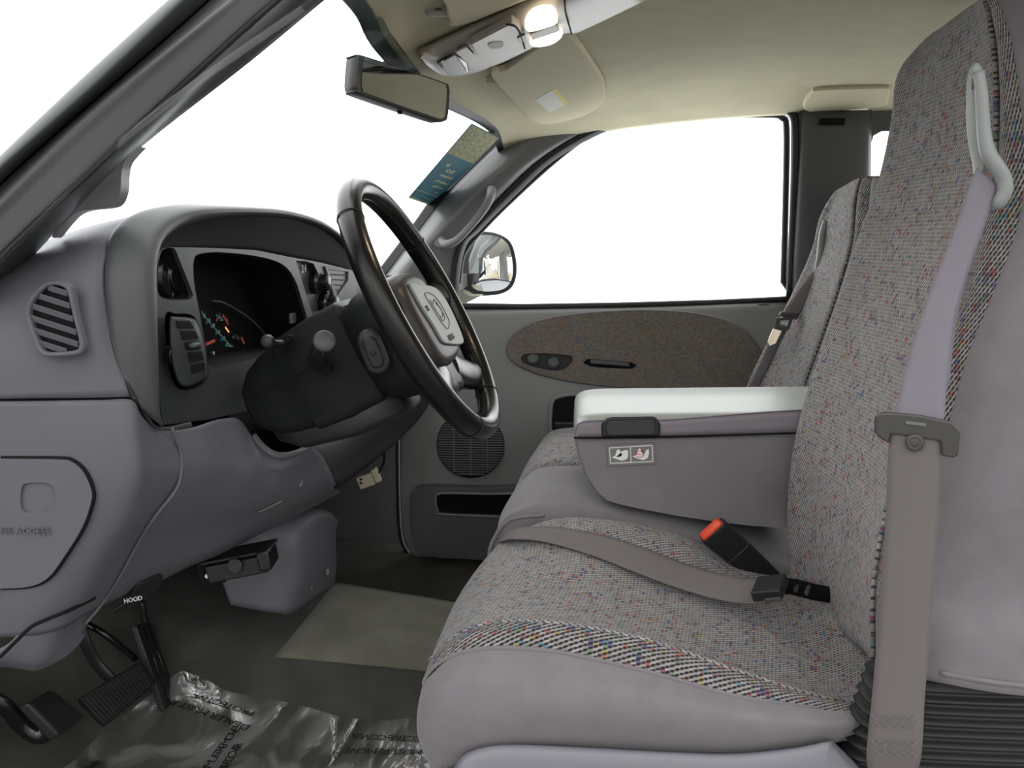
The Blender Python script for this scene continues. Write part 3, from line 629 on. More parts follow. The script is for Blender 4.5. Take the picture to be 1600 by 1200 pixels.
# lower panel
lp0 = [(-70, 627, .942), (20, 627, .942), (100, 626, .945), (160, 625, .952), (206, 625, .968), (222, 650, .985), (250, 672, 1.03), (300, 668, 1.09), (345, 655, 1.15), (375, 656, 1.20), (400, 690, 1.24), (432, 712, 1.26), (468, 706, 1.30), (490, 685, 1.34)]
lp1 = [(-70, 680, .94), (20, 680, .94), (100, 680, .942), (160, 680, .948), (208, 678, .962), (232, 690, .99), (272, 700, 1.04), (320, 700, 1.10), (358, 700, 1.16), (390, 708, 1.20), (412, 722, 1.23), (438, 730, 1.255), (468, 722, 1.30), (492, 700, 1.35)]
lp2 = [(-70, 745, .94), (20, 745, .94), (100, 745, .942), (160, 745, .948), (212, 742, .962), (236, 742, .99), (275, 740, 1.04), (322, 740, 1.10), (362, 740, 1.16), (394, 740, 1.20), (418, 742, 1.24), (442, 742, 1.27), (470, 738, 1.32), (505, 715, 1.39)]
lp3 = [(-70, 810, .94), (20, 810, .94), (90, 810, .942), (145, 810, .95), (190, 808, .965), (216, 805, .99), (248, 800, 1.04), (295, 795, 1.10), (340, 790, 1.16), (378, 783, 1.21), (408, 778, 1.25), (436, 772, 1.29), (475, 762, 1.35), (520, 745, 1.44)]
lp4 = [(-70, 875, .942), (20, 875, .942), (80, 875, .945), (125, 875, .955), (160, 870, .972), (186, 862, 1.0), (218, 852, 1.05), (262, 845, 1.11), (310, 835, 1.17), (350, 825, 1.22), (385, 815, 1.27), (420, 803, 1.31), (470, 785, 1.38), (526, 762, 1.49)]
lp5 = [(-70, 940, .946), (20, 940, .946), (70, 938, .95), (105, 932, .962), (135, 925, .98), (158, 915, 1.01), (188, 905, 1.055), (232, 893, 1.115), (285, 878, 1.18), (330, 862, 1.23), (368, 845, 1.28), (405, 826, 1.33), (462, 800, 1.42), (530, 767, 1.52)]
lp6 = [(-70, 1000, .955), (20, 995, .955), (60, 992, .96), (90, 985, .97), (112, 975, .99), (132, 962, 1.02), (158, 948, 1.06), (200, 930, 1.12), (246, 910, 1.18), (300, 884, 1.24), (345, 866, 1.29), (395, 840, 1.35), (460, 808, 1.44), (532, 770, 1.54)]
lpan = patch('lower_panel', [lp0, lp1, lp2, lp3, lp4, lp5, lp6], M['dash'], D, nu=5, nv=6, thick=.004)
# lip of the knee panel under the column
tube('knee_panel_lip', [(395, 680, 1.235), (412, 700, 1.245), (436, 712, 1.255), (468, 706, 1.295), (487, 692, 1.335), (491, 683, 1.35)], .005, M['dash'], lpan, seg=10)
tube('panel_seam', [(268, 668, 1.031), (282, 705, 1.047), (283, 735, 1.047), (275, 765, 1.042), (240, 810, 1.028), (215, 850, 1.035), (185, 905, 1.042), (158, 945, 1.05), (133, 975, 1.03)], .0022, M['dash'], lpan, seg=8)
tube('ignition_trim_mark', [(404, 800, 1.265), (420, 793, 1.285), (440, 783, 1.30)], .0014, M['pillar'], lpan, seg=6)
rbox('trim_clip', (469, 752, 1.335), (.004, .004, .008), M['pillar'], lpan, bevel=.002)
# kick corner below the seam
patch('corner_cover', [[(-70, 1030, .957), (0, 1013, .957), (30, 990, .955), (58, 972, .96), (95, 962, .975), (130, 945, 1.02), (158, 930, 1.05)],
    [(-70, 1040, .957), (0, 1025, .957), (30, 1012, .957), (58, 1000, .962), (90, 990, .978), (118, 975, 1.02), (145, 958, 1.05)],
    [(-70, 1048, .965), (0, 1036, .965), (30, 1034, .965), (58, 1034, .97), (85, 1022, .985), (112, 1005, 1.02), (132, 985, 1.05)],
    [(-70, 1058, .985), (0, 1044, .985), (30, 1046, .985), (58, 1049, .99), (92, 1034, 1.0), (118, 1014, 1.03), (136, 990, 1.06)]], M['dash'], D, nu=5, nv=5, thick=.004)
tube('cover_seam', [(-40, 1050, .938), (-5, 1030, .938), (22, 1005, .938), (48, 980, .939), (75, 967, .945), (110, 953, .965), (148, 934, 1.015)], .0022, M['hole'], D, seg=6)
# fuse access cover
fc = [(-70, 716, .9365), (0, 717, .9365), (90, 718, .9375), (112, 722, .938), (130, 738, .939), (142, 765, .9405), (142, 785, .9405), (128, 825, .9405), (100, 870, .9400), (75, 903, .9400), (45, 917, .9400), (0, 920, .9385), (-70, 921, .9385)]
fcp = prism('fuse_cover', fc, V(0, .01, 0), M['dash'], D, smooth_n=4, bevel=.003, holes=[[(34, 762, .9367), (44, 755, .9367), (72, 755, .937), (84, 763, .937), (87, 780, .9375), (82, 794, .9375), (70, 800, .9372), (42, 801, .937), (32, 790, .9367)]])
tube('cover_gap', [P(*q)+V(.0, .0035, 0) for q in fc[1:-1]], .003, M['hole'], fcp, seg=6, n=5)
hp = patch('finger_recess', [[(30, 752, .9385), (60, 752, .9385), (90, 752, .94)], [(30, 775, .946), (62, 772, .953), (86, 768, .953)], [(30, 790, .945), (60, 790, .944), (90, 784, .95)], [(30, 805, .9385), (60, 804, .9385), (90, 804, .94)]], M['dash'], fcp, nu=6, nv=6, thick=.001)
text('embossed_lettering', 'FUSE ACCESS', P(33, 830, .9363), V(1, 0, .01), V(0, 0, 1), .0112, M['dash'], fcp, ext=.0008, spacing=1.05)
# bonnet release
rl = prism('hood_release', [(165, 962, 1.09), (200, 938, 1.10), (214, 912, 1.11), (240, 902, 1.13), (240, 925, 1.14), (205, 948, 1.11)], V(.0, .03, .0), M['black'], D, bevel=.002)
text('release_lettering', 'HOOD', P(208, 937, 1.096), V(.95, 0, .22), V(-.15, 0, 1), .0088, M['white'], rl)
# centre panel running on under the column to the far side
patch('centre_panel', [[V(-.48, 1.40, .62), V(-.48, 1.62, .62), V(-.47, 1.85, .63), V(-.46, 2.1, .63), V(-.46, 2.36, .63)],
    [(475, 690, 1.38), (530, 665, 1.58), (605, 620, 1.85), (640, 585, 2.1), (655, 560, 2.36)],
    [(488, 715, 1.38), (545, 690, 1.58), (615, 645, 1.85), (655, 608, 2.1), (680, 585, 2.36)],
    [(505, 745, 1.42), (555, 720, 1.6), (612, 678, 1.85), (655, 640, 2.1), (672, 620, 2.36)],
    [(524, 767, 1.50), (566, 735, 1.66), (610, 700, 1.85), (645, 664, 2.1), (662, 642, 2.36)],
    [P(500, 768, 1.52)+V(-.04, 0, 0), P(550, 735, 1.67)+V(-.04, 0, 0), P(595, 700, 1.86)+V(-.04, 0, 0), P(620, 664, 2.1)+V(-.04, 0, 0), P(640, 642, 2.36)+V(-.04, 0, 0)]], M['panel_dk'], D, nu=5, nv=5, thick=.004)
# top pad towards the windshield
patch('top_pad', [[V(-.50, 1.66, CZ-.05), V(-.53, 1.8, CZ-.07), V(-.54, 2.1, CZ-.09), V(-.53, 2.36, CZ-.10)],
    [V(-.57, 1.4, CZ-.01), V(-.60, 1.7, CZ-.045), V(-.59, 2.1, CZ-.07), V(-.55, 2.37, CZ-.08)],
    [V(-.62, 1.1, CZ-.03), V(-.68, 1.7, CZ-.055), V(-.64, 2.1, CZ-.075), V(-.58, 2.38, CZ-.08)]], M['dash'], D, nu=6, nv=6, thick=.006)
patch('passenger_face', [[V(-.50, 1.66, CZ-.05), V(-.53, 1.8, CZ-.07), V(-.54, 2.1, CZ-.09), V(-.53, 2.36, CZ-.10)], [V(-.46, 1.66, CZ-.12), V(-.50, 1.8, CZ-.14), V(-.50, 2.1, CZ-.15), V(-.50, 2.36, CZ-.16)], [V(-.46, 1.66, CZ-.28), V(-.47, 1.8, CZ-.28), V(-.46, 2.1, CZ-.28), V(-.46, 2.36, CZ-.28)]], M['door_dk'], D, nu=5, nv=5, thick=.004)
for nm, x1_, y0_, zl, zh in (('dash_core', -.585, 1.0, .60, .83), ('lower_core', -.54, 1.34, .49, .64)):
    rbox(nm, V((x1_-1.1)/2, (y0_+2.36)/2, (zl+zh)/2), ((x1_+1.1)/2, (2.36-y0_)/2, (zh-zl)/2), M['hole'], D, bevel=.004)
patch('hood_lower_return', [[(196, 590, .972), (222, 640, .99), (250, 669, 1.03), (300, 662, 1.09)], [(203, 615, .985), (226, 655, 1.01), (252, 684, 1.05), (302, 676, 1.12)]], M['hood'], hd, nu=4, nv=2, thick=.003)
# ------------------------------------------------------------------ boxes and gear under the dash
tb = empty('tunnel_cover_box', P(455, 955, 1.62), 'grey plastic box with bright rounded top edge on the carpeted floor hump', 'cover')
bt = [(385, 830, 1.40), (430, 815, 1.47), (470, 797, 1.56), (512, 800, 1.60), (525, 815, 1.66)]
patch('cover_shell', [
    [(400, 815, 1.75), (425, 800, 1.75), (455, 793, 1.74), (490, 795, 1.74), (515, 800, 1.78), (530, 815, 1.80)],
    [(345, 840, 1.50), (385, 825, 1.50), (430, 806, 1.52), (480, 797, 1.56), (515, 803, 1.62), (526, 825, 1.70)],
    [(340, 862, 1.44), (385, 850, 1.45), (420, 838, 1.47), (472, 832, 1.49), (512, 826, 1.60), (525, 850, 1.69)],
    [(345, 900, 1.44), (390, 900, 1.45), (425, 900, 1.47), (474, 893, 1.49), (512, 880, 1.60), (526, 880, 1.69)],
    [(360, 945, 1.45), (395, 952, 1.46), (430, 957, 1.47), (462, 957, 1.50), (508, 925, 1.61), (524, 912, 1.70)]], M['dash'], tb, nu=5, nv=5, thick=.004)
for x, y in ((486, 915), (512, 893)): rbox('clip', (x, y, 1.535 if x < 500 else 1.59), (.003, .003, .006), M['pillar'], tb, bevel=.001)
bc = empty('brake_controller', P(370, 885, 1.32), 'small black trailer brake control unit hanging below the dash', 'control box')
bx = (V(.93, .10, .18).normalized(), V(-.1, 1, 0).normalized(), V(-.18, 0, .97).normalized())
rbox('case', (378, 880, 1.33), (.048, .03, .014), M['black'], bc, ax=bx, bevel=.003)
rbox('front_lip', (418, 868, 1.325), (.010, .026, .016), M['blackg'], bc, ax=bx, bevel=.003)
disc('adjust_wheel', (368, 884, 1.297), V(0, -1, .1), .012, .004, M['blackg'], bc, bevel=.001)
rbox('bracket', (335, 888, 1.33), (.02, .02, .02), M['hole'], bc, ax=bx, bevel=.002)
rbox('upper_plate', (375, 862, 1.33), (.055, .028, .002), M['black'], bc, ax=bx, bevel=.001)
for x, y in ((325, 900), (337, 896)): disc('screw', (x, y, 1.306), V(0, -1, .3), .0042, .004, M['metal'], bc, bevel=.001)
plug = empty('wiring_plug', P(575, 748, 1.9), 'cream plastic wiring plug dangling below the far end of the dash', 'plug')
px_ = (V(.9, 0, .35).normalized(), V(0, 1, 0), V(-.35, 0, .9).normalized())
rbox('plug_body', (573, 750, 1.9), (.018, .012, .014), M['cream'], plug, ax=px_, bevel=.002)
rbox('plug_collar', (588, 742, 1.9), (.006, .010, .016), M['cream'], plug, ax=px_, bevel=.002)
for y in (-.004, .004): rbox('socket', P(566, 752, 1.887)+V(-.003, 0, y), (.003, .001, .002), M['hole'], plug, ax=px_, bevel=.0003)
tube('wire', [P(590, 740, 1.9), P(600, 722, 1.95), P(612, 700, 2.0)+V(-.02, 0, 0)], .003, M['hole'], plug, seg=8)

# ================================================================== STEERING
WC = P(662.4, 481.8, 1.244)
_a, _p = math.radians(28.1), math.radians(-2.1)
WN = V(math.cos(_a)*math.cos(_p), math.cos(_a)*math.sin(_p), math.sin(_a))
WE = -(WN.cross(V(0, 0, 1)).normalized()); WU = V(0, 0, 1); WU = (WU-WN*WU.dot(WN)).normalized()
def Wl(e, w, o=0.0): return WC+WE*e+WU*w+WN*o
def Wp(px, py, o=0.0): return PP(px, py, WC+WN*o, WN)
def Wr(t, r=.187, o=0.0): t = math.radians(t); return Wl(r*math.cos(t), r*math.sin(t), o)
sw = empty('steering_wheel', WC, 'black leather steering wheel with grey airbag pad in front of the binnacle', 'steering wheel')
rim = tube('rim', [Wr(t) for t in range(0, 360, 10)], .0168, M['leather'], sw, seg=20, n=4, closed=True, up=WN, flat=.92)
for t in (133, 32, 303, 243):
    c_ = Wr(t); rad = (c_-WC).normalized()
    tube('rim_seam', [c_+rad*(.0168*math.cos(q))+WN*(.0170*math.sin(q)) for q in np.linspace(0, 2*math.pi, 17)[:-1]], .0009, M['stitch'], rim, seg=6, n=1, closed=True)
def stitch(t0, t1, par):
    pts = []; k = int(abs(t1-t0)*1.0)
    for i in range(k+1):
        t = t0+(t1-t0)*i/k; pts.append(Wr(t, .187-.0166, .0045 if i % 2 else -.0045))
    tube('rim_stitching', pts, .0014, M['stitch'], par, seg=6, smooth_path=False)
stitch(34, 118, rim); stitch(-12, -32, rim); stitch(-62, -118, rim); stitch(192, 212, rim)
tube('rim_stitch_welt', [Wr(t, .187-.0158) for t in range(34, 120, 6)], .0030, M['leather'], rim, seg=8)
# spokes
for sg_ in (1, -1):
    def q(e, w, o): return Wl(e*sg_, w, o)
    tube('spoke', [q(.05, .018, -.018), q(.10, .016, -.016), q(.145, .014, -.008), q(.178, .012, 0)], [.034, .027, .020, .024], M['leather'], sw, up=WU, flat=.42, seg=18)
    tube('spoke', [q(.035, -.085, -.018), q(.075, -.106, -.014), q(.110, -.122, -.006), q(.135, -.130, 0)], [.036, .031, .025, .026], M['leather'], sw, up=(WU*.6+WE*.5*sg_).normalized(), flat=.42, seg=18)
def ringl(pts, o, sc=1.0, ce=0, cw=-.02): return [Wl(ce+(e-ce)*sc, cw+(w-cw)*sc, o) for e, w in pts]
def smooth2(pts, n=5): return [(p[0], p[1]) for p in cr([(x, y, 0) for x, y in pts], n, True)]
hubo = smooth2([(-.086, .02), (-.07, .046), (-.03, .057), (.03, .057), (.07, .046), (.086, .02), (.088, -.03), (.080, -.066), (.055, -.083), (0, -.087), (-.055, -.083), (-.080, -.066), (-.088, -.03)])
cov = loft('airbag_cover', [ringl(hubo, -.045, 1.04), ringl(hubo, -.028, 1.04), ringl(hubo, -.012, 1.02), ringl(hubo, -.002, .97), ringl(hubo, .004, .90), ringl(hubo, .006, .8)], M['hub'], sw)
low = smooth2([(-.066, -.070), (0, -.074), (.066, -.070), (.074, -.096), (.058, -.118), (.028, -.128), (0, -.124), (-.028, -.128), (-.058, -.118), (-.074, -.096)])
loft('lower_hub', [ringl(low, -.045, .95, 0, -.1), ringl(low, -.026, 1.02, 0, -.1), ringl(low, -.014, 1.0, 0, -.1), ringl(low, -.008, .86, 0, -.1), ringl(low, -.006, .5, 0, -.1)], M['hub'], sw)
padc = [(637, 444), (650, 446), (671, 449), (683, 457), (694, 472), (704, 491), (714, 514), (721, 534), (717, 540), (704, 540), (692, 538), (686, 531), (675, 512), (660, 489), (645, 462)]
pad = prism('airbag_pad', [Wp(x, y, .0055) for x, y in padc], WN*.0045, M['pad'], sw, smooth_n=3, bevel=.0015)
O2 = .0102
def wline(name, pts, r=.0007, closed=False): tube(name, [Wp(x, y, O2) for x, y in pts], r, M['inkdark'], pad, seg=6, n=4, closed=closed)
wline('emblem_shield', [(664, 458), (671, 458), (679, 463), (689, 476), (698, 493), (702, 503), (700, 513), (694, 509), (684, 495), (674, 478), (666, 465)], closed=True)
wline('emblem_head', [(672, 468), (674, 473), (680, 483), (687, 494), (692, 494), (690, 485), (684, 476), (678, 468), (677, 474)])
wline('emblem_horn', [(681, 474), (687, 480), (691, 487), (695, 496), (693, 501), (688, 497)])
text('pad_lettering', 'SRS', Wp(668, 482, O2), WE, WU, .012, M['inkdark'], pad)
text('pad_lettering', 'AIRBAG', Wp(705, 527, O2), WE, WU, .013, M['inkdark'], pad)
bko = smooth2([(-.092, .01), (-.078, .05), (-.04, .064), (.04, .064), (.078, .05), (.092, .01), (.092, -.05), (.075, -.09), (.04, -.105), (-.04, -.105), (-.075, -.09), (-.092, -.05)])
bk = loft('back_cover', [ringl(bko, -.100, .62), ringl(bko, -.092, .80), ringl(bko, -.072, .93), ringl(bko, -.045, .99), ringl(bko, -.024, .98)], M['colm'], sw)
# cruise switch on the near side of the back cover
cp = P(584, 549, 1.144); ca = (P(592, 572, 1.144)-P(574, 524, 1.144)).normalized(); cbn = V(.15, -1, -.05).normalized(); cb_ = ca.cross(cbn)
def oval(l, w, o, k=20):
    pts = []
    for i in range(k):
        t = 2*math.pi*i/k; x = math.cos(t)*w; y = math.sin(t)*w+(l-w if math.sin(t) > 0 else -(l-w)); pts.append(cp+ca*y+cb_*x+cbn*o)
    return pts
cs = loft('cruise_switch', [oval(.030, .0165, -.012), oval(.030, .0165, .004), oval(.027, .0135, .006)], M['black'], sw, bevel=.001)
loft('rocker', [oval(.0215, .0095, .004), oval(.0215, .0095, .009), oval(.019, .0075, .011)], M['black'], cs, bevel=.001)
disc('button', cp+cbn*.011, cbn, .0035, .003, M['black'], cs, bevel=.001)

col = empty('steering_column', Wl(0, 0, -.3), 'black plastic steering column shroud with two stalks behind the wheel', 'steering column')
def rr(he, hw, o, dw=0, de=0, k=.35, pw=4):
    pts = []
    for i in range(32):
        t = 2*math.pi*i/32; c_, s__ = math.cos(t), math.sin(t)
        pts.append(Wl(de+he*math.copysign(abs(c_)**(2/pw), c_), dw+hw*math.copysign(abs(s__)**(2/pw), s__), o))
    return pts
sh = loft('shroud', [rr(.050, .066, -.088, -.012, pw=9), rr(.058, .076, -.098, -.012, pw=9), rr(.060, .076, -.15, -.013, pw=9), rr(.060, .070, -.200, -.012, pw=9), rr(.057, .066, -.206, -.012, pw=7), rr(.056, .062, -.235, -.012, pw=5), rr(.053, .052, -.262, -.012, pw=4), rr(.047, .034, -.280, -.012, pw=4), rr(.040, .015, -.286, -.012, pw=3)], M['colm'], col, bevel=0)
sh.data.set_sharp_from_angle(angle=math.radians(30))
tube('shroud_split', [P(395, 617, 1.176), P(425, 604, 1.172), P(455, 590, 1.168), P(480, 577, 1.164)], .0012, M['hole'], sh, seg=6)
loft('lower_cover', [rr(.05, .02, -.08, -.098, pw=4), rr(.052, .022, -.16, -.094), rr(.045, .022, -.24, -.075), rr(.035, .012, -.27, -.06)], M['rubber'], col)
prism('stalk_slot', [P(x, y, 1.162) for x, y in ((478, 557), (484, 552), (505, 560), (516, 572), (513, 583), (492, 587), (482, 575))], V(0, .012, 0), M['hole'], col, smooth_n=2)
stb = P(494, 570, 1.17); stt = P(507, 533, 1.075); sd = (stt-stb).normalized()
ts = tube('turn_signal_stalk', [stb-sd*.01, stb.lerp(stt, .3), stb.lerp(stt, .62), stt], [.0085, .0105, .0135, .0138], M['black'], col, seg=22)
disc('stalk_end_cap', stt-sd*.0005, sd, .0125, .004, M['black2'], ts, prof=[(.0138, 0), (.0138, .002), (.0105, .004)])
for k in range(9):
    t_ = 2*math.pi*k/9; u_ = sd.orthogonal().normalized(); v_ = sd.cross(u_); r_ = u_*math.cos(t_)+v_*math.sin(t_)
    tube('grip_rib', [stb.lerp(stt, .55)+r_*.0132, stb.lerp(stt, .97)+r_*.0142], .0011, M['rubber'], ts, seg=6, n=1)
prism('lever_slot', [P(x, y, 1.162) for x, y in ((424, 540), (440, 527), (455, 524), (453, 533), (430, 548))], V(0, .01, 0), M['hole'], col, smooth_n=2)
tl = tube('tilt_lever', [P(446, 535, 1.18), P(432, 538, 1.13), P(416, 534, 1.10)], [.0045, .006, .0065], M['black'], col, seg=14)
disc('lever_knob', P(420, 534, 1.105), (P(411, 532, 1.08)-P(420, 534, 1.105)), .009, .01, M['black'], tl, prof=[(.005, -.004), (.0085, 0), (.0092, .006), (.007, .011), (.002, .013)])

# ================================================================== PEDALS
def ribs(name, A, Bc, Cc_, Dd, n, mt, par, h=.003, w=.35, up=V(0, -.3, 1)):
    """ribs across the quad A-B-C-D, running from side AB... to side DC"""
    up = up.normalized(); vs = []; fs = []
    for k in range(n):
        t0 = (k+.5-w/2)/n; t1 = (k+.5+w/2)/n; i = len(vs)
        for t in (t0, t1):
            p0 = A.lerp(Bc, t); p1 = Dd.lerp(Cc_, t); p0, p1 = p0.lerp(p1, .06), p0.lerp(p1, .94)
            vs += [p0, p1, p0+up*h, p1+up*h]
        fs += [(i+2, i+3, i+7, i+6), (i, i+2, i+6, i+4), (i+1, i+5, i+7, i+3), (i, i+1, i+3, i+2), (i+4, i+6, i+7, i+5)]
    return mk(name, vs, fs, mt, par, smooth=False)
def slab(name, q, th, mt, par, bevel=.004):
    nrm = (q[1]-q[0]).cross(q[3]-q[0]).normalized()
    if nrm.dot(CAMP-q[0]) < 0: nrm = -nrm
    return prism(name, q, nrm*-th, mt, par, bevel=bevel), nrm
bp = empty('brake_pedal', P(185, 1110, 1.38), 'wide ribbed black brake pedal, middle of the three pedals', 'pedal')
qa = [P(124, 1090, 1.30), P(222, 1030, 1.40), P(246, 1068, 1.40), P(166, 1134, 1.30)]
sl, nr_ = slab('pedal_pad', qa, .022, M['rubber'], bp, bevel=.006)
ribs('pad_ribs', qa[0]+nr_*.0003, qa[1]+nr_*.0003, qa[2]+nr_*.0003, qa[3]+nr_*.0003, 18, M['blackg'], sl, h=.003, up=nr_)
tube('pedal_arm', [P(120, 960, 1.38), P(132, 1000, 1.38), P(150, 1035, 1.39), P(180, 1068, 1.39)], .012, M['black'], bp, flat=.45, seg=12)
tube('pedal_rod', [P(135, 975, 1.42), P(165, 992, 1.42), P(212, 1030, 1.45)], .006, M['blackg'], bp, seg=10)
pb = empty('parking_brake_pedal', P(85, 1140, 1.22), 'small ribbed black parking brake pedal, furthest left of the pedals', 'pedal')
qb = [P(43, 1098, 1.20), P(80, 1077, 1.26), P(132, 1120, 1.27), P(92, 1150, 1.21)]
sl, nr_ = slab('pedal_pad', qb, .018, M['rubber'], pb, bevel=.004)
ribs('pad_ribs', qb[0]+nr_*.0003, qb[1]+nr_*.0003, qb[2]+nr_*.0003, qb[3]+nr_*.0003, 9, M['black'], sl, h=.002, up=nr_)
tube('pedal_arm', [P(-60, 1080, 1.2), P(0, 1098, 1.22), P(35, 1135, 1.24), P(62, 1150, 1.245), P(85, 1135, 1.25)], .013, M['blackg'], pb, flat=.6, seg=12)
ac = empty('accelerator_pedal', P(265, 1105, 1.5), 'long narrow black accelerator pedal, furthest right of the pedals', 'pedal')
qc = [P(213, 977, 1.44), P(236, 970, 1.50), P(278, 1090, 1.47), P(258, 1110, 1.42)]
sl, nr_ = slab('pedal_pad', qc, .012, M['rubber'], ac, bevel=.003)
for t_ in (.35, .72):
    a_ = qc[0].lerp(qc[1], t_); b_ = qc[3].lerp(qc[2], t_)
    tube('pad_rib', [a_.lerp(b_, .05)+nr_*.001, a_.lerp(b_, .95)+nr_*.001], .0014, M['blackg'], sl, seg=6, n=1)
tube('pedal_arm', [P(222, 940, 1.52), P(228, 975, 1.52), P(240, 1000, 1.50)], .006, M['black'], ac, seg=10)

# ================================================================== FLOOR COVERINGS
def FP(px, py, up=.006):
    d = cR*((px-800)/FOC) + cU*((600-py)/FOC) + cF; lo = 1.0
    while lo < 2.4:
        q = CAMP+d*((lo+.01)/d.y)
        if q.z <= floorz(q.x, q.y)+up: break
        lo += .01
    hi = lo+.01
    for _ in range(14):
        m = (lo+hi)/2; q = CAMP+d*(m/d.y)
        if q.z > floorz(q.x, q.y)+up: lo = m
        else: hi = m
    return CAMP+d*(lo/d.y)
rnd = random.Random(3)
g = []
top = [(283, 1048), (318, 1060), (352, 1082), (400, 1094), (470, 1108), (540, 1122), (600, 1126), (660, 1130), (760, 1135)]
bot = [(60, 1240), (140, 1245), (220, 1250), (300, 1255), (380, 1260), (460, 1260), (550, 1260), (640, 1260), (760, 1260)]
for k in range(8):
    t_ = k/7; row = []
    for (x0, y0), (x1, y1) in zip(top, bot):
        p = FP(x0+(x1-x0)*t_, y0+(y1-y0)*t_, .007); row.append(p+V(0, 0, rnd.uniform(0, .012)))
    g.append(row)
fl = patch('floor_protection_film', g, M['plastic'], nu=6, nv=6, thick=0)
tag(fl, 'crinkled clear plastic film printed DEALER MUST REMOVE spread over the driver footwell carpet', 'plastic sheet')
def ftext(body, x0, y0, x1, y1, h):
    """print from pixel 0 to pixel 1 on the film"""
    a_, b_ = FP(x0, y0, .020), FP(x1, y1, .020); xd = (b_-a_).normalized(); c_ = (a_+b_)/2
    text('film_print', body, c_, xd, V(0, 0, 1).cross(xd).normalized(), h, M['printink'], fl, ext=.0001, spacing=(b_-a_).length/(len(body)*h*.62))
ftext('PROTECTIVE', 400, 1116, 300, 1084, .024)
ftext('DEALER MUST R', 395, 1140, 262, 1092, .024)
ftext('DEALER MUST REMOVE', 300, 1230, 368, 1140, .022)
ftext('PROTECTIVE COVER', 330, 1232, 372, 1165, .022)
ftext('PROTECTIVE COVER', 700, 1156, 548, 1150, .024)
ftext('DEALER MUST REMOVE', 730, 1176, 535, 1172, .024)
ftext('R COVER', 120, 1212, 155, 1190, .022)
# glossy folds of the film
fold = patch('film_fold', [[FP(280, 1050, .01), FP(292, 1050, .03), FP(330, 1066, .03), FP(345, 1084, .015)], [FP(278, 1072, .01), FP(300, 1070, .018), FP(320, 1078, .014), FP(342, 1094, .01)], [FP(282, 1080, .004), FP(300, 1084, .004), FP(320, 1090, .004), FP(338, 1098, .004)]], M['fold'], fl, nu=5, nv=4, thick=0)
for a_, b_, c_ in (((516, 1120), (518, 1195), (526, 1192)), ((553, 1122), (512, 1197), (520, 1199)), ((433, 1102), (426, 1124), (434, 1118))):
    patch('film_crease', [[FP(*a_, .012), FP(a_[0]+6, a_[1]+1, .03), FP(a_[0]+10, a_[1]+2, .012)], [FP((a_[0]+b_[0])/2, (a_[1]+b_[1])/2, .012), FP((a_[0]+b_[0])/2+5, (a_[1]+b_[1])/2, .026), FP((a_[0]+b_[0])/2+9, (a_[1]+b_[1])/2, .012)], [FP(*b_, .011), FP(b_[0]+2, b_[1], .016), FP(b_[0]+5, b_[1], .011)]], M['fold'], fl, nu=4, nv=4, thick=0)
# lighter patch of the hump carpet, daylight painted into its colour
def crest(px):
    y = 1010; last = FP(px, y, .004)
    while y > 860:
        q = FP(px, y-1, .004)
        if q.y-last.y > .05 or q.y > 1.86: break
        last = q; y -= 1
    return last
def hrow(pts, up): return [FP(x, y, up) for x, y in pts]
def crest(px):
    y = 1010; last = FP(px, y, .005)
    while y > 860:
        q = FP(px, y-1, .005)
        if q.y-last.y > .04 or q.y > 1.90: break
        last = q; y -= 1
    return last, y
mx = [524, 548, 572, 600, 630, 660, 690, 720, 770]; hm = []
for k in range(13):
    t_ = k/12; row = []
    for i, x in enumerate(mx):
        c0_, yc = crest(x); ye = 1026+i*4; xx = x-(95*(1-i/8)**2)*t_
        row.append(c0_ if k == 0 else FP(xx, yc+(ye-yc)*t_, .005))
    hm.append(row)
o = patch('lit_hump_carpet', hm, M['hump_lit'], nu=2, nv=2, thick=.004); tag(o, 'grey-green carpet on the transmission hump, painted lighter where daylight falls', 'lit carpet patch')

# ================================================================== MIRRORS, VISORS, ROOF CONSOLE
rv = empty('rearview_mirror', P(625, 62, 1.41), 'black framed rear view mirror hung from the windshield', 'mirror')
mo = [(554, 96, 1.22), (561, 87, 1.22), (575, 88, 1.23), (690, 127, 1.36), (701, 136, 1.375), (703, 150, 1.375), (700, 182, 1.37), (692, 190, 1.365), (675, 187, 1.345), (570, 149, 1.225), (556, 141, 1.215), (552, 128, 1.215)]
mo = [P(*q) for q in mo]; mc = sum(mo, Vector())/len(mo)
mn = (mo[3]-mo[1]).cross(mo[9]-mo[1]).normalized()
if mn.dot(CAMP-mc) < 0: mn = -mn
mo = [p-mn*(p-mc).dot(mn) for p in mo]
ms = crV(mo, 4, True); mcc = mc
mh = loft('housing', [[mcc+(p-mcc)*.86-mn*.032 for p in ms], [mcc+(p-mcc)*.98-mn*.022 for p in ms], [p-mn*.002 for p in ms], [mcc+(p-mcc)*.985+mn*.002 for p in ms]], M['black'], rv)
mh.data.set_sharp_from_angle(angle=math.radians(50))
# the glass sits flush in the housing, a hair proud of its rim
gl_ = [mcc+(p-mcc)*.90+mn*.0026 for p in ms]
prism('mirror_glass', gl_, mn*.0008, M['mirror_t'], rv)
tube('stem', [P(624, 66, 1.40), P(617, 78, 1.36), P(608, 92, 1.33), P(600, 108, 1.31)], [.008, .005, .005, .007], M['blackg'], rv, seg=12)
rbox('glass_button', (625, 62, 1.41), (.009, .004, .010), M['blackg'], rv, bevel=.003)
tube('day_night_tab', [P(560, 126, 1.26), P(550, 131, 1.26), P(541, 137, 1.25)], [.006, .007, .004], M['black'], rv, flat=.5, seg=10)
disc('housing_screw', P(625, 173, 1.29), V(0, -.4, -1), .004, .004, M['hole'], rv, bevel=.001)
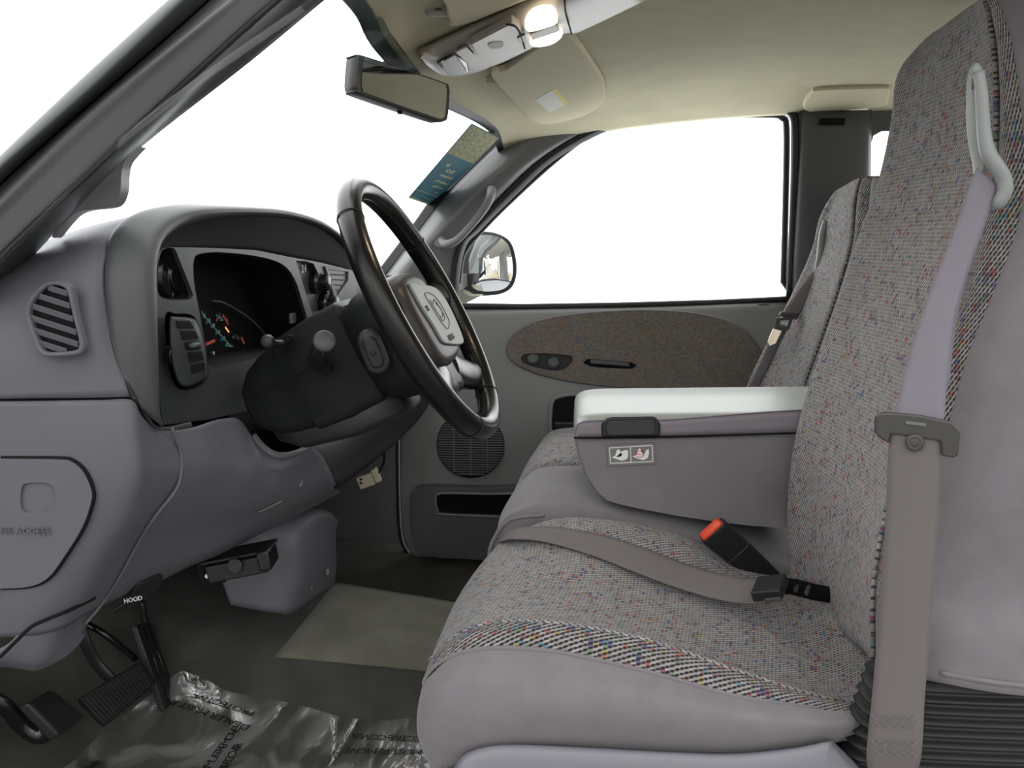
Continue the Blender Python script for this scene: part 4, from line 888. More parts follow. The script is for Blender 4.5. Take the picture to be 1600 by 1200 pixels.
# dotted shade patch on the glass around the mirror mount
def WS(px, py, k=.0):
    """a point on the windshield's inner face"""
    d = cR*((px-800)/FOC) + cU*((600-py)/FOC) + cF; best = None
    lo, hi = 1.0, 2.42
    def side(m):
        q = CAMP+d*(m/d.y); xt = np.interp(q.y, cy, hx)-.01; zt = cz(xt, q.y)-.02
        xb = np.interp(q.y, [p.y for p in wb], [p.x for p in wb]); zb = CZ-.05
        t = (zt-q.z)/(zt-zb)+(q.y-q.y); xs = xt+(xb-xt)*t-.06*t*(1-t)
        return q.x-xs
    s0 = side(lo)
    for _ in range(40):
        m = (lo+hi)/2
        if (side(m) > 0) == (s0 > 0): lo = m
        else: hi = m
    return CAMP+d*(lo/d.y)
sp_ = [(560, 8), (556, 30), (560, 42), (548, 60), (545, 72), (552, 85), (568, 92), (640, 100), (650, 110), (612, 60), (590, 20), (580, 0)]
o = prism('shade_band', [WS(*q)+V(.006, 0, -.006) for q in sp_], V(-.001, 0, .001), M['film'], g2, smooth_n=2)

# sticker on the glass
dk = [WS(737, 193), WS(781, 215), WS(674, 321), WS(638, 309)]
DN = (dk[1]-dk[0]).cross(dk[3]-dk[0]).normalized()
if DN.dot(CAMP-dk[0]) < 0: DN = -DN
dk = [PP(x, y, dk[3]+DN*.012, DN) for x, y in ((737, 193), (781, 215), (674, 321), (638, 309))]
def SQ(u, v, off=0): return dk[0].lerp(dk[1], u).lerp(dk[3].lerp(dk[2], u), v)+DN*off
stk = prism('window_decal', [SQ(0, 0), SQ(1, 0), SQ(1, 1), SQ(0, 1)], DN*-.0006, M['stick_b'])
tag(stk, 'blue and beige dealer sticker in the far lower corner of the windshield glass', 'sticker')
prism('speckled_panel', [SQ(.02, .01, .0006), SQ(.98, .01, .0006), SQ(.98, .36, .0006), SQ(.02, .36, .0006)], DN*-.0004, M['stick_s'], stk)
prism('sticker_margin', [SQ(0, .975, .0007), SQ(1, .975, .0007), SQ(1, 1, .0007), SQ(0, 1, .0007)], DN*-.0004, M['stick_t'], stk)
sx_ = (SQ(1, .5)-SQ(0, .5)); sy_ = (SQ(.5, 0)-SQ(.5, 1)).normalized(); sxn = sx_.normalized()
for body, v_, u_, h_ in (('No', .47, .28, .022), ('This Our', .53, .50, .020), ('Place Guarantee', .60, .55, .016), ('Commitment Price', .68, .58, .015), ('Internet Pricing', .75, .60, .015), ('for you', .82, .7, .013), ('sales and service', .93, .6, .008)):
    text('sticker_lettering', body, SQ(u_, v_, .0022), -sxn, sy_, h_, M['stick_t'], stk, ext=.0002, bold=h_*.04)
prism('sticker_rule', [SQ(.05, .865, .0008), SQ(.98, .865, .0008), SQ(.98, .873, .0008), SQ(.05, .873, .0008)], DN*-.0004, M['stick_t'], stk)

# door mirror outside the far window
dm = empty('door_mirror', P(730, 470, 2.60), 'black door mirror reflecting the workshop, outside the far window', 'mirror')
dmo = [(712, 400), (722, 372), (745, 362), (775, 364), (797, 377), (806, 402), (807, 430), (799, 450), (780, 460), (750, 462), (724, 456), (712, 440)]
dn = V(.13, -.98, .06).normalized(); dc = P(762, 412, 2.66)
dp = crV([PP(x, y, dc, dn) for x, y in dmo], 4, True); dcc = sum(dp, Vector())/len(dp)
h_ = loft('housing', [[dcc+(p-dcc)*.7-dn*.07 for p in dp], [dcc+(p-dcc)*.95-dn*.04 for p in dp], [p-dn*.004 for p in dp], [p for p in dp], [dcc+(p-dcc)*.95+dn*.003 for p in dp]], M['black'], dm)
h_.data.set_sharp_from_angle(angle=math.radians(60))
gp = crV([PP(x, y, dc+dn*.004, dn) for x, y in ((733, 400), (736, 378), (750, 368), (775, 369), (793, 381), (800, 404), (801, 430), (793, 447), (778, 454), (752, 455), (738, 448), (733, 430))], 4, True)
gcen = sum(gp, Vector())/len(gp)
# slightly convex glass
rings = []
for r_ in (1, .8, .6, .4, .2, .02): rings.append([gcen+(p-gcen)*r_+dn*(.010*(1-r_*r_)) for p in gp])
loft('mirror_glass', rings, M['mirror'], dm, caps=False)
rbox('mirror_arm', (718, 440, 2.52), (.012, .09, .02), M['black'], dm, bevel=.004)
prism('mirror_foot', [(716, 452, 2.55), (735, 462, 2.55), (752, 462, 2.55), (716, 480, 2.55)], V(0, .08, 0), M['body'], dm, bevel=.003)

def CL(px, py, drop=0.0):
    d = cR*((px-800)/FOC) + cU*((600-py)/FOC) + cF; lo, hi = .7, 2.6
    for _ in range(40):
        m = (lo+hi)/2; q = CAMP+d*(m/d.y)
        if q.z < cz(q.x, q.y)-drop: lo = m
        else: hi = m
    return CAMP+d*(lo/d.y)
def visor(name, label, px, drop, parts):
    e_ = empty(name, CL(*px[0], drop), label, 'sun visor', group='sun visors')
    pts = [CL(x, y, drop) for x, y in px]
    pd = prism('visor_pad', pts, V(0, 0, .012), M['visor'], e_, smooth_n=4, bevel=.004)
    return e_, pd
v1, pd = visor('sun_visor', 'beige sun visor with a small white and yellow label, on the passenger side', [(768, 122), (790, 110), (850, 70), (885, 55), (905, 72), (925, 100), (942, 128), (946, 150), (936, 168), (905, 184), (862, 194), (842, 193), (820, 178)], .026, None)
lq = [(838, 155), (868, 138), (878, 142), (889, 160), (860, 175)]
from mathutils.bvhtree import BVHTree
bv = BVHTree.FromPolygons([v.co+WL[pd] for v in pd.data.vertices], [tuple(p_.vertices) for p_ in pd.data.polygons])
def HV(px, py, off):
    d = (cR*((px-800)/FOC) + cU*((600-py)/FOC) + cF).normalized(); h = bv.ray_cast(CAMP, d)[0]
    return (h if h else CL(px, py, .026))-d*off
ll = prism('visor_label', [HV(x, y, .003) for x, y in ((837, 156), (868, 138), (889, 161), (859, 176))], V(0, 0, .0006), M['paper'], pd)
prism('label_band', [HV(x, y, .0042) for x, y in ((862, 141.5), (868, 138), (889, 161), (883, 164))], V(0, 0, .0004), M['paper_y'], ll)
tube('visor_pivot', [CL(762, 118, .01), CL(778, 124, .018), CL(790, 130, .018)], .005, M['visor'], v1, seg=10)
rbox('visor_clip', CL(771, 123, .012), (.012, .006, .008), M['visor'], v1, bevel=.003)
v2, pd2 = visor('sun_visor', 'beige sun visor cut by the top of the picture, on the driver side', [(692, -40), (688, -5), (696, 12), (700, 32), (712, 41), (735, 36), (790, 14), (850, -12), (880, -45)], .026, None)
rbox('visor_clip', CL(684, 13, .012), (.014, .007, .009), M['ohc'], v2, bevel=.003)
disc('clip_hole', CL(685, 14, .024), V(0, 0, -1), .004, .001, M['hole'], v2)
disc('visor_pivot', CL(708, 24, .014), V(0, -.2, -1), .006, .012, M['visor'], v2, bevel=.002)

oc = empty('overhead_console', CL(820, 70, .01), 'long grey roof console with two lit map lamps', 'roof console')
near = [(652, 84), (652, 74), (672, 67), (735, 38), (800, 10), (860, -18), (930, -48)]
far = [(666, 104), (690, 118), (715, 120), (760, 108), (840, 76), (905, 50), (1010, 0)]
mida = [(658, 90), (672, 92), (700, 92), (745, 72), (815, 44), (880, 16), (965, -24)]
patch('console_shell', [[CL(x, y, -.004) for x, y in near], [CL(x+2, y+3, .020) for x, y in near], [CL(x, y, .036) for x, y in mida], [CL(x-1, y-3, .022) for x, y in far], [CL(x, y, -.004) for x, y in far]], M['ohc'], oc, nu=5, nv=6, thick=.003)
tube('console_edge', [CL(x, y, .004) for x, y in ((652, 76), (654, 88), (668, 104), (690, 117), (715, 119), (760, 107), (840, 75), (905, 49), (970, 20))], .004, M['ohc'], oc, seg=8)
def OQ(pts, o, name, mt, par, th=.003, bevel=.001, sn=0): return prism(name, [CL(x, y, o) for x, y in pts], V(0, 0, th), mt, par, bevel=bevel, smooth_n=sn)
OQ([(734, 70), (800, 36), (812, 44), (822, 74), (800, 84), (762, 92), (745, 90)], .042, 'sunglasses_bin', M['ohc'], oc, th=.012, bevel=.003)
OQ([(762, 71), (768, 67), (784, 65), (787, 70), (784, 75), (768, 77)], .044, 'bin_button', M['door'], oc, sn=2)
tube('bin_gap', [CL(x, y, .043) for x, y in ((792, 38), (806, 42), (814, 56), (820, 76))], .0014, M['hole'], oc, seg=6)
OQ([(808, 60), (820, 54), (824, 66), (812, 68)], .044, 'bin_catch', M['latch'], oc)
l1 = OQ([(820, 38), (830, 22), (850, 15), (866, 18), (871, 36), (850, 45), (825, 50)], .043, 'map_lamp_lens', M['lamp'], oc, th=.006, sn=3)
l2 = OQ([(828, 65), (850, 57), (875, 50), (878, 58), (862, 70), (835, 74)], .043, 'map_lamp_lens', M['lamp'], oc, th=.006, sn=3)
OQ([(828, 54), (870, 39), (874, 49), (832, 63)], .043, 'lamp_switch', M['ohc'], oc, th=.004)
tube('console_split', [CL(x, y, .0385) for x, y in ((882, 0), (884, 20), (890, 42), (893, 53))], .0012, M['hole'], oc, seg=6)
OQ([(683, 100), (692, 94), (712, 88), (728, 98), (733, 112), (712, 119), (696, 117)], (.039), 'reader_well', M['blackg'], oc, th=.006, bevel=.001)
prism('well_flap', [CL(693, 97, .042), CL(710, 87, .042), CL(729, 112, .042), CL(720, 117, .042)], V(0, 0, .002), M['guide'], oc)
OQ([(712, 82), (728, 74), (742, 88), (733, 104)], .040, 'roller_door', M['ohc'], oc)
ld = bpy.data.lights.new('map_lamp_light', 'AREA'); ld.energy = .35; ld.size = .05; ld.color = (1, .78, .5)
lo_ = bpy.data.objects.new('map_lamp_light', ld); C.objects.link(lo_); pl = CL(848, 45, .052); lo_.location = pl; lo_.rotation_euler = (0, 0, 0)

# rear roof bracket over the centre post
hk_ = prism('coat_hook', [CL(x, y, .022) for x, y in ((1255, 168), (1258, 158), (1268, 146), (1282, 141), (1380, 138), (1390, 142), (1388, 158), (1378, 168), (1300, 174), (1265, 176))], V(0, .01, .02), M['visor'], bevel=.004, smooth_n=2)
tag(hk_, 'beige headliner bracket above the far centre post', 'bracket')
hl = disc('roof_button', CL(1405, 63, -.001), V(0, 0, -1), .012, .004, M['head']); tag(hl, 'small round beige trim button on the roof lining', 'trim button')

# ================================================================== SEATS
def seat_top(name, grid, mt, par, **kw): return patch(name, grid, mt, par, nu=7, nv=7, thick=.006, **kw)
ds = empty('driver_seat', V(.12, 1.3, .05), 'large front seat in flecked grey knit with lilac sides, beside the steering wheel', 'seat')
T = [
 [(664, 1062, 1.07), (672, 1032, 1.10), (690, 988, 1.17), (713, 938, 1.28), (743, 892, 1.38), (775, 855, 1.46), (792, 840, 1.50)],
 [(720, 1020, 1.058), (735, 982, 1.10), (755, 950, 1.17), (778, 912, 1.28), (802, 872, 1.38), (812, 838, 1.46), (812, 828, 1.51)],
 [(840, 1015, 1.052), (848, 972, 1.09), (862, 958, 1.17), (885, 920, 1.28), (900, 872, 1.38), (900, 822, 1.46), (895, 808, 1.51)],
 [(1000, 1047, 1.05), (1008, 1000, 1.09), (1010, 1000, 1.17), (1020, 955, 1.28), (1030, 908, 1.38), (1035, 845, 1.46), (1030, 826, 1.51)],
 [(1150, 1088, 1.05), (1155, 1050, 1.09), (1150, 1050, 1.17), (1155, 990, 1.28), (1150, 935, 1.38), (1140, 888, 1.46), (1135, 866, 1.51)],
 [(1280, 1108, 1.06), (1295, 1092, 1.10), (1300, 1080, 1.17), (1280, 1010, 1.28), (1250, 950, 1.38), (1225, 915, 1.46), (1215, 896, 1.51)],
 [(1380, 1112, 1.08), (1390, 1100, 1.12), (1390, 1060, 1.19), (1360, 1000, 1.28), (1320, 945, 1.38), (1290, 915, 1.46), (1275, 898, 1.51)]]
TP = [[P(*q) for q in r] for r in T]
under = [p+V(.03, 0, -.085) for p in TP[0]]; under0 = [p+V(.012, 0, -.035) for p in TP[0]]
G_ = [under, under0]+TP
cfar = [r[-1] for r in G_]
ct = seat_top('cushion_centre', [r[1:]+[r[-1]+V(0, .015, -.03), r[-1]+V(0, .02, -.11)] for r in G_], M['weave'], ds)
seat_top('near_bolster', [[r[0], r[0].lerp(r[1], .5)+V(0, -.001, .004), r[1]] for r in G_], M['bolster'], ds)
tube('cushion_seam', [r[1]+V(0, 0, .001) for r in TP], .0024, M['weave'], ct, seg=8)
tube('piping', [r[0]+V(0, -.001, .001) for r in [under0]+TP[:-1]], .0026, M['suede'], ds, seg=8)
SD = [[TP[0][0]+V(.05, .42, -.02), TP[0][0]+V(.05, .42, -.06), TP[0][0]+V(.06, .42, -.11), TP[0][0]+V(.07, .42, -.14)],
 [TP[0][0]+V(.006, .10, .0), TP[0][0]+V(.006, .10, -.04), TP[0][0]+V(.01, .10, -.085), TP[0][0]+V(.02, .10, -.12)],
 [(664, 1062, 1.07), (652, 1112, 1.075), (654, 1155, 1.085), (672, 1196, 1.10)],
 [(720, 1020, 1.056), (700, 1075, 1.03), (698, 1140, 1.03), (712, 1196, 1.05)],
 [(840, 1015, 1.05), (835, 1070, 1.018), (835, 1125, 1.015), (838, 1175, 1.045)],
 [(1000, 1047, 1.048), (998, 1088, 1.02), (998, 1130, 1.018), (1000, 1178, 1.045)],
 [(1150, 1088, 1.048), (1150, 1115, 1.022), (1150, 1148, 1.022), (1150, 1180, 1.045)],
 [(1280, 1108, 1.055), (1285, 1126, 1.03), (1285, 1145, 1.03), (1282, 1166, 1.045)],
 [(1325, 1110, 1.07), (1335, 1125, 1.045), (1335, 1142, 1.045), (1322, 1158, 1.06)],
 [(1380, 1110, 1.10), (1392, 1130, 1.08), (1392, 1146, 1.08), (1380, 1160, 1.09)]]
patch('cushion_side', SD, M['suede'], ds, nu=7, nv=7, thick=.005)
# backrest
Bk = [
 [(1238, 905, 1.52), (1268, 948, 1.45), (1315, 985, 1.33), (1350, 1010, 1.22), (1368, 1030, 1.14), (1388, 1045, 1.06)],
 [(1236, 830, 1.52), (1266, 860, 1.455), (1312, 885, 1.33), (1346, 900, 1.22), (1370, 905, 1.125), (1415, 900, 1.055)],
 [(1240, 740, 1.52), (1272, 750, 1.455), (1322, 760, 1.335), (1365, 765, 1.225), (1397, 765, 1.125), (1450, 765, 1.05)],
 [(1257, 650, 1.52), (1290, 655, 1.455), (1342, 660, 1.335), (1390, 660, 1.225), (1428, 660, 1.125), (1484, 655, 1.05)],
 [(1285, 560, 1.52), (1316, 562, 1.455), (1368, 565, 1.335), (1422, 565, 1.225), (1462, 565, 1.125), (1510, 560, 1.05)],
 [(1316, 465, 1.51), (1346, 465, 1.45), (1398, 465, 1.335), (1455, 465, 1.225), (1500, 465, 1.125), (1550, 462, 1.05)],
 [(1347, 372, 1.50), (1376, 370, 1.44), (1428, 365, 1.335), (1485, 360, 1.225), (1532, 358, 1.13), (1590, 352, 1.055)],
 [(1378, 285, 1.485), (1402, 282, 1.43), (1452, 276, 1.33), (1508, 270, 1.225), (1556, 265, 1.135), (1601, 258, 1.065)],
 [(1398, 195, 1.475), (1424, 190, 1.425), (1470, 182, 1.325), (1522, 172, 1.225), (1562, 165, 1.14), (1594, 160, 1.075)],
 [(1408, 120, 1.465), (1438, 110, 1.415), (1482, 95, 1.325), (1528, 82, 1.23), (1558, 75, 1.15), (1582, 72, 1.085)],
 [(1434, 82, 1.455), (1458, 65, 1.41), (1494, 44, 1.325), (1530, 26, 1.24), (1550, 16, 1.16), (1565, 14, 1.095)],
 [(1470, 52, 1.45), (1488, 40, 1.40), (1514, 20, 1.32), (1538, 4, 1.245), (1550, -6, 1.17), (1560, -10, 1.10)]]
BP = [[P(*q) for q in r] for r in Bk]
BP.append([p+V(.05, 0, .012) for p in BP[-1]]); BP.append([p+V(.08, 0, -.01) for p in BP[-1]])
seat_top('backrest_centre', [[r[0]+V(.16, .01, 0), r[0]+V(.08, .03, 0), r[0]+V(.02, .02, 0)]+r[:-1] for r in BP], M['weave'], ds)
seat_top('near_back_bolster', [[r[-2], r[-2].lerp(r[-1], .5)+V(-.006, 0, 0), r[-1]] for r in BP], M['bolster'], ds)
# lilac near side of the backrest
BS = []
for i, r in enumerate(BP):
    e_ = r[-1]; bul = .04 if i > 1 else .03
    BS.append([e_, e_+V(.02, -bul*.6, 0), e_+V(.07, -bul, 0), e_+V(.13, -bul*.9, 0), e_+V(.18, -bul*.3, 0), e_+V(.20, .03, 0)])
low_ = [P(1390, 1048, 1.06), P(1425, 1058, 1.03), P(1475, 1068, 1.0), P(1540, 1080, 1.0), P(1610, 1088, 1.01), P(1680, 1088, 1.05)]
BS = [low_, [a_.lerp(b_, .5)+V(0, -.006, 0) for a_, b_ in zip(low_, BS[1])]]+BS[1:]
sdp = patch('backrest_side', BS, M['suede'], ds, nu=7, nv=7, thick=.005)
tube('side_piping', [P(1470, 1052, 1.0), P(1540, 1064, .998), P(1605, 1072, 1.005)], .003, M['suede'], sdp, seg=8)
patch('backrest_rear', [[r[-1]+V(.20, .02, 0), r[2]+V(.20, 0, 0), r[0]+V(.16, .01, 0)] for r in BP], M['suede'], ds, nu=4, nv=4, thick=.005)
# plastic valance
patch('seat_base_trim', [[(700, 1230, 1.03), (712, 1193, 1.03), (735, 1172, 1.035), (790, 1163, 1.035), (900, 1166, 1.035), (1050, 1174, 1.03), (1150, 1176, 1.03), (1240, 1167, 1.03), (1298, 1158, 1.03), (1306, 1162, 1.03), (1345, 1200, 1.03), (1370, 1230, 1.03)],
   [(702, 1240, 1.01), (716, 1204, 1.01), (740, 1185, 1.01), (790, 1176, 1.01), (900, 1180, 1.01), (1050, 1188, 1.01), (1150, 1190, 1.01), (1240, 1182, 1.01), (1288, 1172, 1.01), (1298, 1178, 1.01), (1325, 1210, 1.01), (1350, 1240, 1.01)],
   [(705, 1300, 1.0), (716, 1290, 1.0), (745, 1290, 1.0), (790, 1290, 1.0), (900, 1290, 1.0), (1050, 1290, 1.0), (1150, 1290, 1.0), (1240, 1290, 1.0), (1280, 1290, 1.0), (1290, 1290, 1.0), (1320, 1290, 1.0), (1345, 1290, 1.0)]], M['trim'], ds, nu=5, nv=5, thick=.004)
prism('seat_base', [V(-.12, 1.08, .0), V(.42, 1.08, .0), V(.42, 1.5, .0), V(-.12, 1.5, .0)], V(0, 0, .28), M['hole'], ds)
# black rubber recliner boot: stacked rings
def boot_ring(cx, hw, z, yc, hy):
    pts = []
    for i in range(24):
        t = 2*math.pi*i/24; c_, s_2 = math.cos(t), math.sin(t)
        pts.append(V(cx+hw*math.copysign(abs(c_)**.6, c_), yc+hy*math.copysign(abs(s_2)**.6, s_2), z))
    return pts
bl = P(1312, 1180, 1.03).x; br = P(1700, 1180, 1.03).x; cxm = (bl+br)/2; hwm = (br-bl)/2
rings = []; z0 = P(1450, 1068, 1.03).z
for k in range(57):
    f_ = .5+.5*math.cos(2*math.pi*k/7); t_ = k/56
    rings.append(boot_ring(cxm+.012, hwm-.022+.030*t_-.011*(1-f_), z0-.115*t_, 1.055, .045-.010*(1-f_)))
bt_ = loft('recliner_boot', rings, M['rubber'], ds, bevel=.0)
# belt guide clipped on the backrest
gd = patch('belt_guide', [[(1512, 118, 1.045), (1516, 104, 1.038), (1524, 98, 1.034), (1532, 101, 1.034), (1537, 112, 1.038)],
    [(1510, 140, 1.045), (1516, 136, 1.036), (1524, 133, 1.032), (1533, 134, 1.034), (1540, 138, 1.040)],
    [(1510, 200, 1.045), (1518, 200, 1.036), (1528, 200, 1.030), (1538, 200, 1.032), (1545, 200, 1.040)],
    [(1518, 250, 1.045), (1526, 246, 1.034), (1536, 240, 1.028), (1548, 234, 1.030), (1557, 230, 1.040)],
    [(1524, 288, 1.045), (1530, 276, 1.034), (1538, 264, 1.028), (1550, 256, 1.030), (1562, 252, 1.040)]], M['guide'], ds, nu=5, nv=6, thick=.007)
tube('guide_hook', [(1529, 112, 1.026), (1534, 150, 1.022), (1537, 200, 1.020), (1543, 235, 1.018), (1556, 258, 1.016), (1568, 278, 1.016), (1570, 298, 1.016), (1562, 315, 1.018), (1556, 322, 1.022)], [.0060, .0065, .0070, .0078, .0082, .0082, .0080, .0075, .006], M['guide'], gd, seg=14)
rbox('guide_screw', (1522, 130, 1.028), (.0022, .002, .006), M['latch'], gd, bevel=.001)

# driver's shoulder belt
sb = empty('shoulder_belt', P(1400, 1195, .96), 'long grey seat belt hanging down over the near edge of the driver backrest', 'seat belt')
def ribbon(name, pairs, mt, par, n=8, th=.0014): return patch(name, [[asP(a), asP(a).lerp(asP(b), .5)+V(0, -.0015, 0), asP(b)] for a, b in pairs], mt, par, nu=3, nv=n, thick=th)
ribbon('upper_webbing', [((1526, 262, 1.025), (1562, 292, 1.02)), ((1512, 300, 1.022), (1548, 325, 1.018)), ((1490, 360, 1.02), (1530, 375, 1.012)), ((1462, 430, 1.015), (1508, 435, 1.005)), ((1436, 500, 1.005), (1490, 500, .99)), ((1415, 570, .995), (1482, 575, .975)), ((1402, 625, .985), (1477, 635, .965)), ((1392, 668, .975), (1472, 680, .955))], M['belt_up'], sb)
ribbon('folded_webbing', [((1548, 300, 1.03), (1558, 300, 1.03)), ((1520, 380, 1.035), (1532, 376, 1.035)), ((1496, 450, 1.03), (1508, 446, 1.03)), ((1480, 520, 1.02), (1492, 520, 1.02)), ((1470, 600, 1.0), (1484, 600, 1.0))], M['belt_up'], sb)
ribbon('webbing', [((1391, 672, .966), (1470, 684, .946)), ((1387, 720, .965), (1470, 724, .945)), ((1384, 800, .965), (1466, 804, .945)), ((1377, 900, .965), (1460, 903, .945)), ((1370, 1000, .965), (1452, 1003, .945)), ((1362, 1090, .965), (1445, 1093, .945)), ((1356, 1150, .965), (1442, 1152, .945)), ((1354, 1190, .968), (1438, 1190, .950)), ((1362, 1230, .975), (1425, 1230, .962))], M['belt'], sb)
for k, y in enumerate((1120, 1132, 1160, 1176)):
    tube('box_stitch', [P(x, y+(4 if (i+k) % 2 else -4)+(x-1360)*.05, .9515-(x-1400)*.00023) for i, x in enumerate(range(1362, 1438, 7))], .0006, M['suede'], sb, seg=5, smooth_path=False)
lat = prism('latch_plate', [P(x, y, .952-(x-1430)*.00024) for x, y in ((1368, 654), (1371, 647), (1385, 644), (1440, 649), (1488, 659), (1501, 672), (1502, 680), (1498, 712), (1491, 716), (1472, 713), (1470, 690), (1392, 678), (1390, 694), (1374, 684), (1368, 676))], V(0, .006, 0), M['latch'], sb, bevel=.0022)
prism('plate_slot', [P(x, y, .9505-(x-1430)*.00024) for x, y in ((1416, 658), (1448, 662), (1447, 667), (1415, 663))], V(0, .002, 0), M['pillar'], lat, bevel=.0006)
disc('belt_button', (1429, 691, .9515), V(-.25, -1, 0), .0085, .004, M['latch'], sb, prof=[(.0092, -.002), (.0092, .003), (.0075, .0045), (.004, .0042), (.0035, .005)])

# lap part lying across the cushion
lb = empty('lap_belt', P(1205, 930, 1.27), 'grey lap belt with a black end fitting lying across the driver cushion', 'seat belt')
ribbon('webbing', [((778, 848, 1.455), (788, 832, 1.49)), ((800, 842, 1.425), (812, 824, 1.47)), ((850, 846, 1.405), (862, 823, 1.45)), ((920, 866, 1.385), (935, 834, 1.42)), ((990, 893, 1.365), (1005, 855, 1.40)), ((1040, 912, 1.35), (1060, 876, 1.39)), ((1090, 928, 1.335), (1105, 890, 1.375)), ((1140, 940, 1.32), (1150, 900, 1.36)), ((1185, 944, 1.31), (1192, 905, 1.35))], M['belt'], lb)
bxx = (P(1225, 905, 1.31)-P(1180, 910, 1.33)).normalized(); byy = (P(1185, 890, 1.36)-P(1190, 930, 1.28)).normalized(); byy = (byy-bxx*byy.dot(bxx)).normalized(); bzz = bxx.cross(byy)
rbox('end_fitting', P(1203, 918, 1.30), (.023, .024, .008), M['black'], lb, ax=(bxx, byy, bzz), bevel=.0025)
rbox('fitting_slot', P(1208, 937, 1.27), (.012, .003, .003), M['latch'], lb, ax=(bxx, byy, bzz), bevel=.001)
tube('anchor_strap', [P(1225, 915, 1.33), P(1245, 918, 1.34), P(1272, 925, 1.35), P(1300, 930, 1.36)], .013, M['hole'], lb, flat=.3, seg=10)
for x in (1245, 1262): rbox('strap_bar', P(x, 922-(1262-x)*.3, 1.335), (.003, .011, .003), M['latch'], lb, ax=(bxx, byy, bzz), bevel=.001)

# buckle standing beside the cushion
bk_ = empty('seat_belt_buckle', P(1210, 890, 1.52), 'black seat belt buckle with a red push button between the seats', 'buckle')
A0, A1 = P(1112, 828, 1.45), P(1205, 905, 1.50); ad = (A1-A0).normalized(); aw = (P(1132, 808, 1.45)-P(1092, 836, 1.45)); aw = (aw-ad*aw.dot(ad)).normalized(); an = ad.cross(aw)
def bring(t, hw, hn): 
    c_ = A0.lerp(A1, t); return [c_+aw*hw*a_+an*hn*b_ for a_, b_ in ((-1, -.7), (-.8, -1), (.8, -1), (1, -.7), (1, .7), (.8, 1), (-.8, 1), (-1, .7))]
bb = loft('shell', [bring(0, .0245, .011), bring(.04, .0255, .012), bring(.40, .024, .012), bring(.75, .021, .010), bring(1.0, .018, .008)], M['black'], bk_, bevel=.001)
loft('release_button', [bring(-.045, .019, .006), bring(-.02, .0215, .009), bring(.02, .0215, .009)], M['red'], bk_, bevel=.001)
tube('shell_seam', [bring(.40, .0243, .0123)[i] for i in range(8)], .0007, M['latch'], bb, seg=5, closed=True, smooth_path=False)

# ------------------------------------------------------------------ centre seat with folded armrest
cs_ = empty('centre_seat', V(.1, 1.68, .05), 'plain grey lilac middle seat cushion between the two front seats', 'seat')
H = [[(762, 885, 1.52), (775, 850, 1.56), (782, 815, 1.66), (800, 785, 1.76), (812, 770, 1.84)],
     [(768, 850, 1.52), (782, 822, 1.56), (796, 790, 1.66), (812, 760, 1.76), (822, 745, 1.84)],
     [(795, 815, 1.52), (812, 790, 1.56), (822, 762, 1.66), (838, 742, 1.76), (850, 730, 1.84)],
     [(860, 808, 1.53), (870, 780, 1.57), (885, 755, 1.66), (900, 738, 1.76), (915, 728, 1.84)],
     [(960, 818, 1.54), (970, 795, 1.58), (980, 765, 1.66), (990, 745, 1.76), (1000, 735, 1.84)],
     [(1100, 850, 1.54), (1105, 830, 1.58), (1105, 795, 1.66), (1110, 770, 1.76), (1115, 755, 1.84)],
     [(1230, 900, 1.54), (1225, 872, 1.58), (1220, 840, 1.66), (1215, 815, 1.76), (1210, 795, 1.84)],
     [(1330, 930, 1.54), (1320, 895, 1.58), (1310, 860, 1.66), (1300, 840, 1.76), (1290, 820, 1.84)]]
HP = [[P(*q) for q in r] for r in H]
HP = [[r[0]+V(0, -.003, -.10)]+r for r in HP]
HP = [[p+V(.02, 0, -.14) for p in HP[0]]]+HP
patch('cushion', HP, M['suede'], cs_, nu=7, nv=7, thick=.006)
prism('seat_base', [V(-.05, 1.56, .0), V(.45, 1.56, .0), V(.45, 1.9, .0), V(-.05, 1.9, .0)], V(0, 0, .25), M['hole'], cs_)
tube('front_piping', [P(764, 880, 1.515), P(770, 848, 1.515), P(796, 813, 1.515), P(850, 805, 1.525)], .003, M['suede'], cs_, seg=8)

ar_ = empty('armrest_console', P(1080, 800, 1.7), 'folded down grey centre armrest with padded lid, black latch and seat belt label', 'armrest')
YN, YF = 1.56, 1.86
body = [(896, 682), (897, 690), (901, 710), (912, 742), (928, 768), (945, 783), (965, 789), (1000, 797), (1060, 808), (1120, 817), (1180, 824), (1240, 828), (1300, 828), (1330, 800), (1320, 675), (1150, 679), (1000, 683)]
bdy = [P(x, y, YN) for x, y in body]
bcn = sum(bdy, Vector())/len(bdy)
def sc_(pts, k, dy): return [bcn+(p-bcn)*k+V(0, dy, 0) for p in pts]
bo = loft('body', [sc_(bdy, .965, -.0), sc_(bdy, .99, .006), sc_(bdy, 1.0, .02), sc_(bdy, 1.0, .26), sc_(bdy, .97, .30)], M['suede_dk'], ar_)
bo.data.set_sharp_from_angle(angle=math.radians(50))
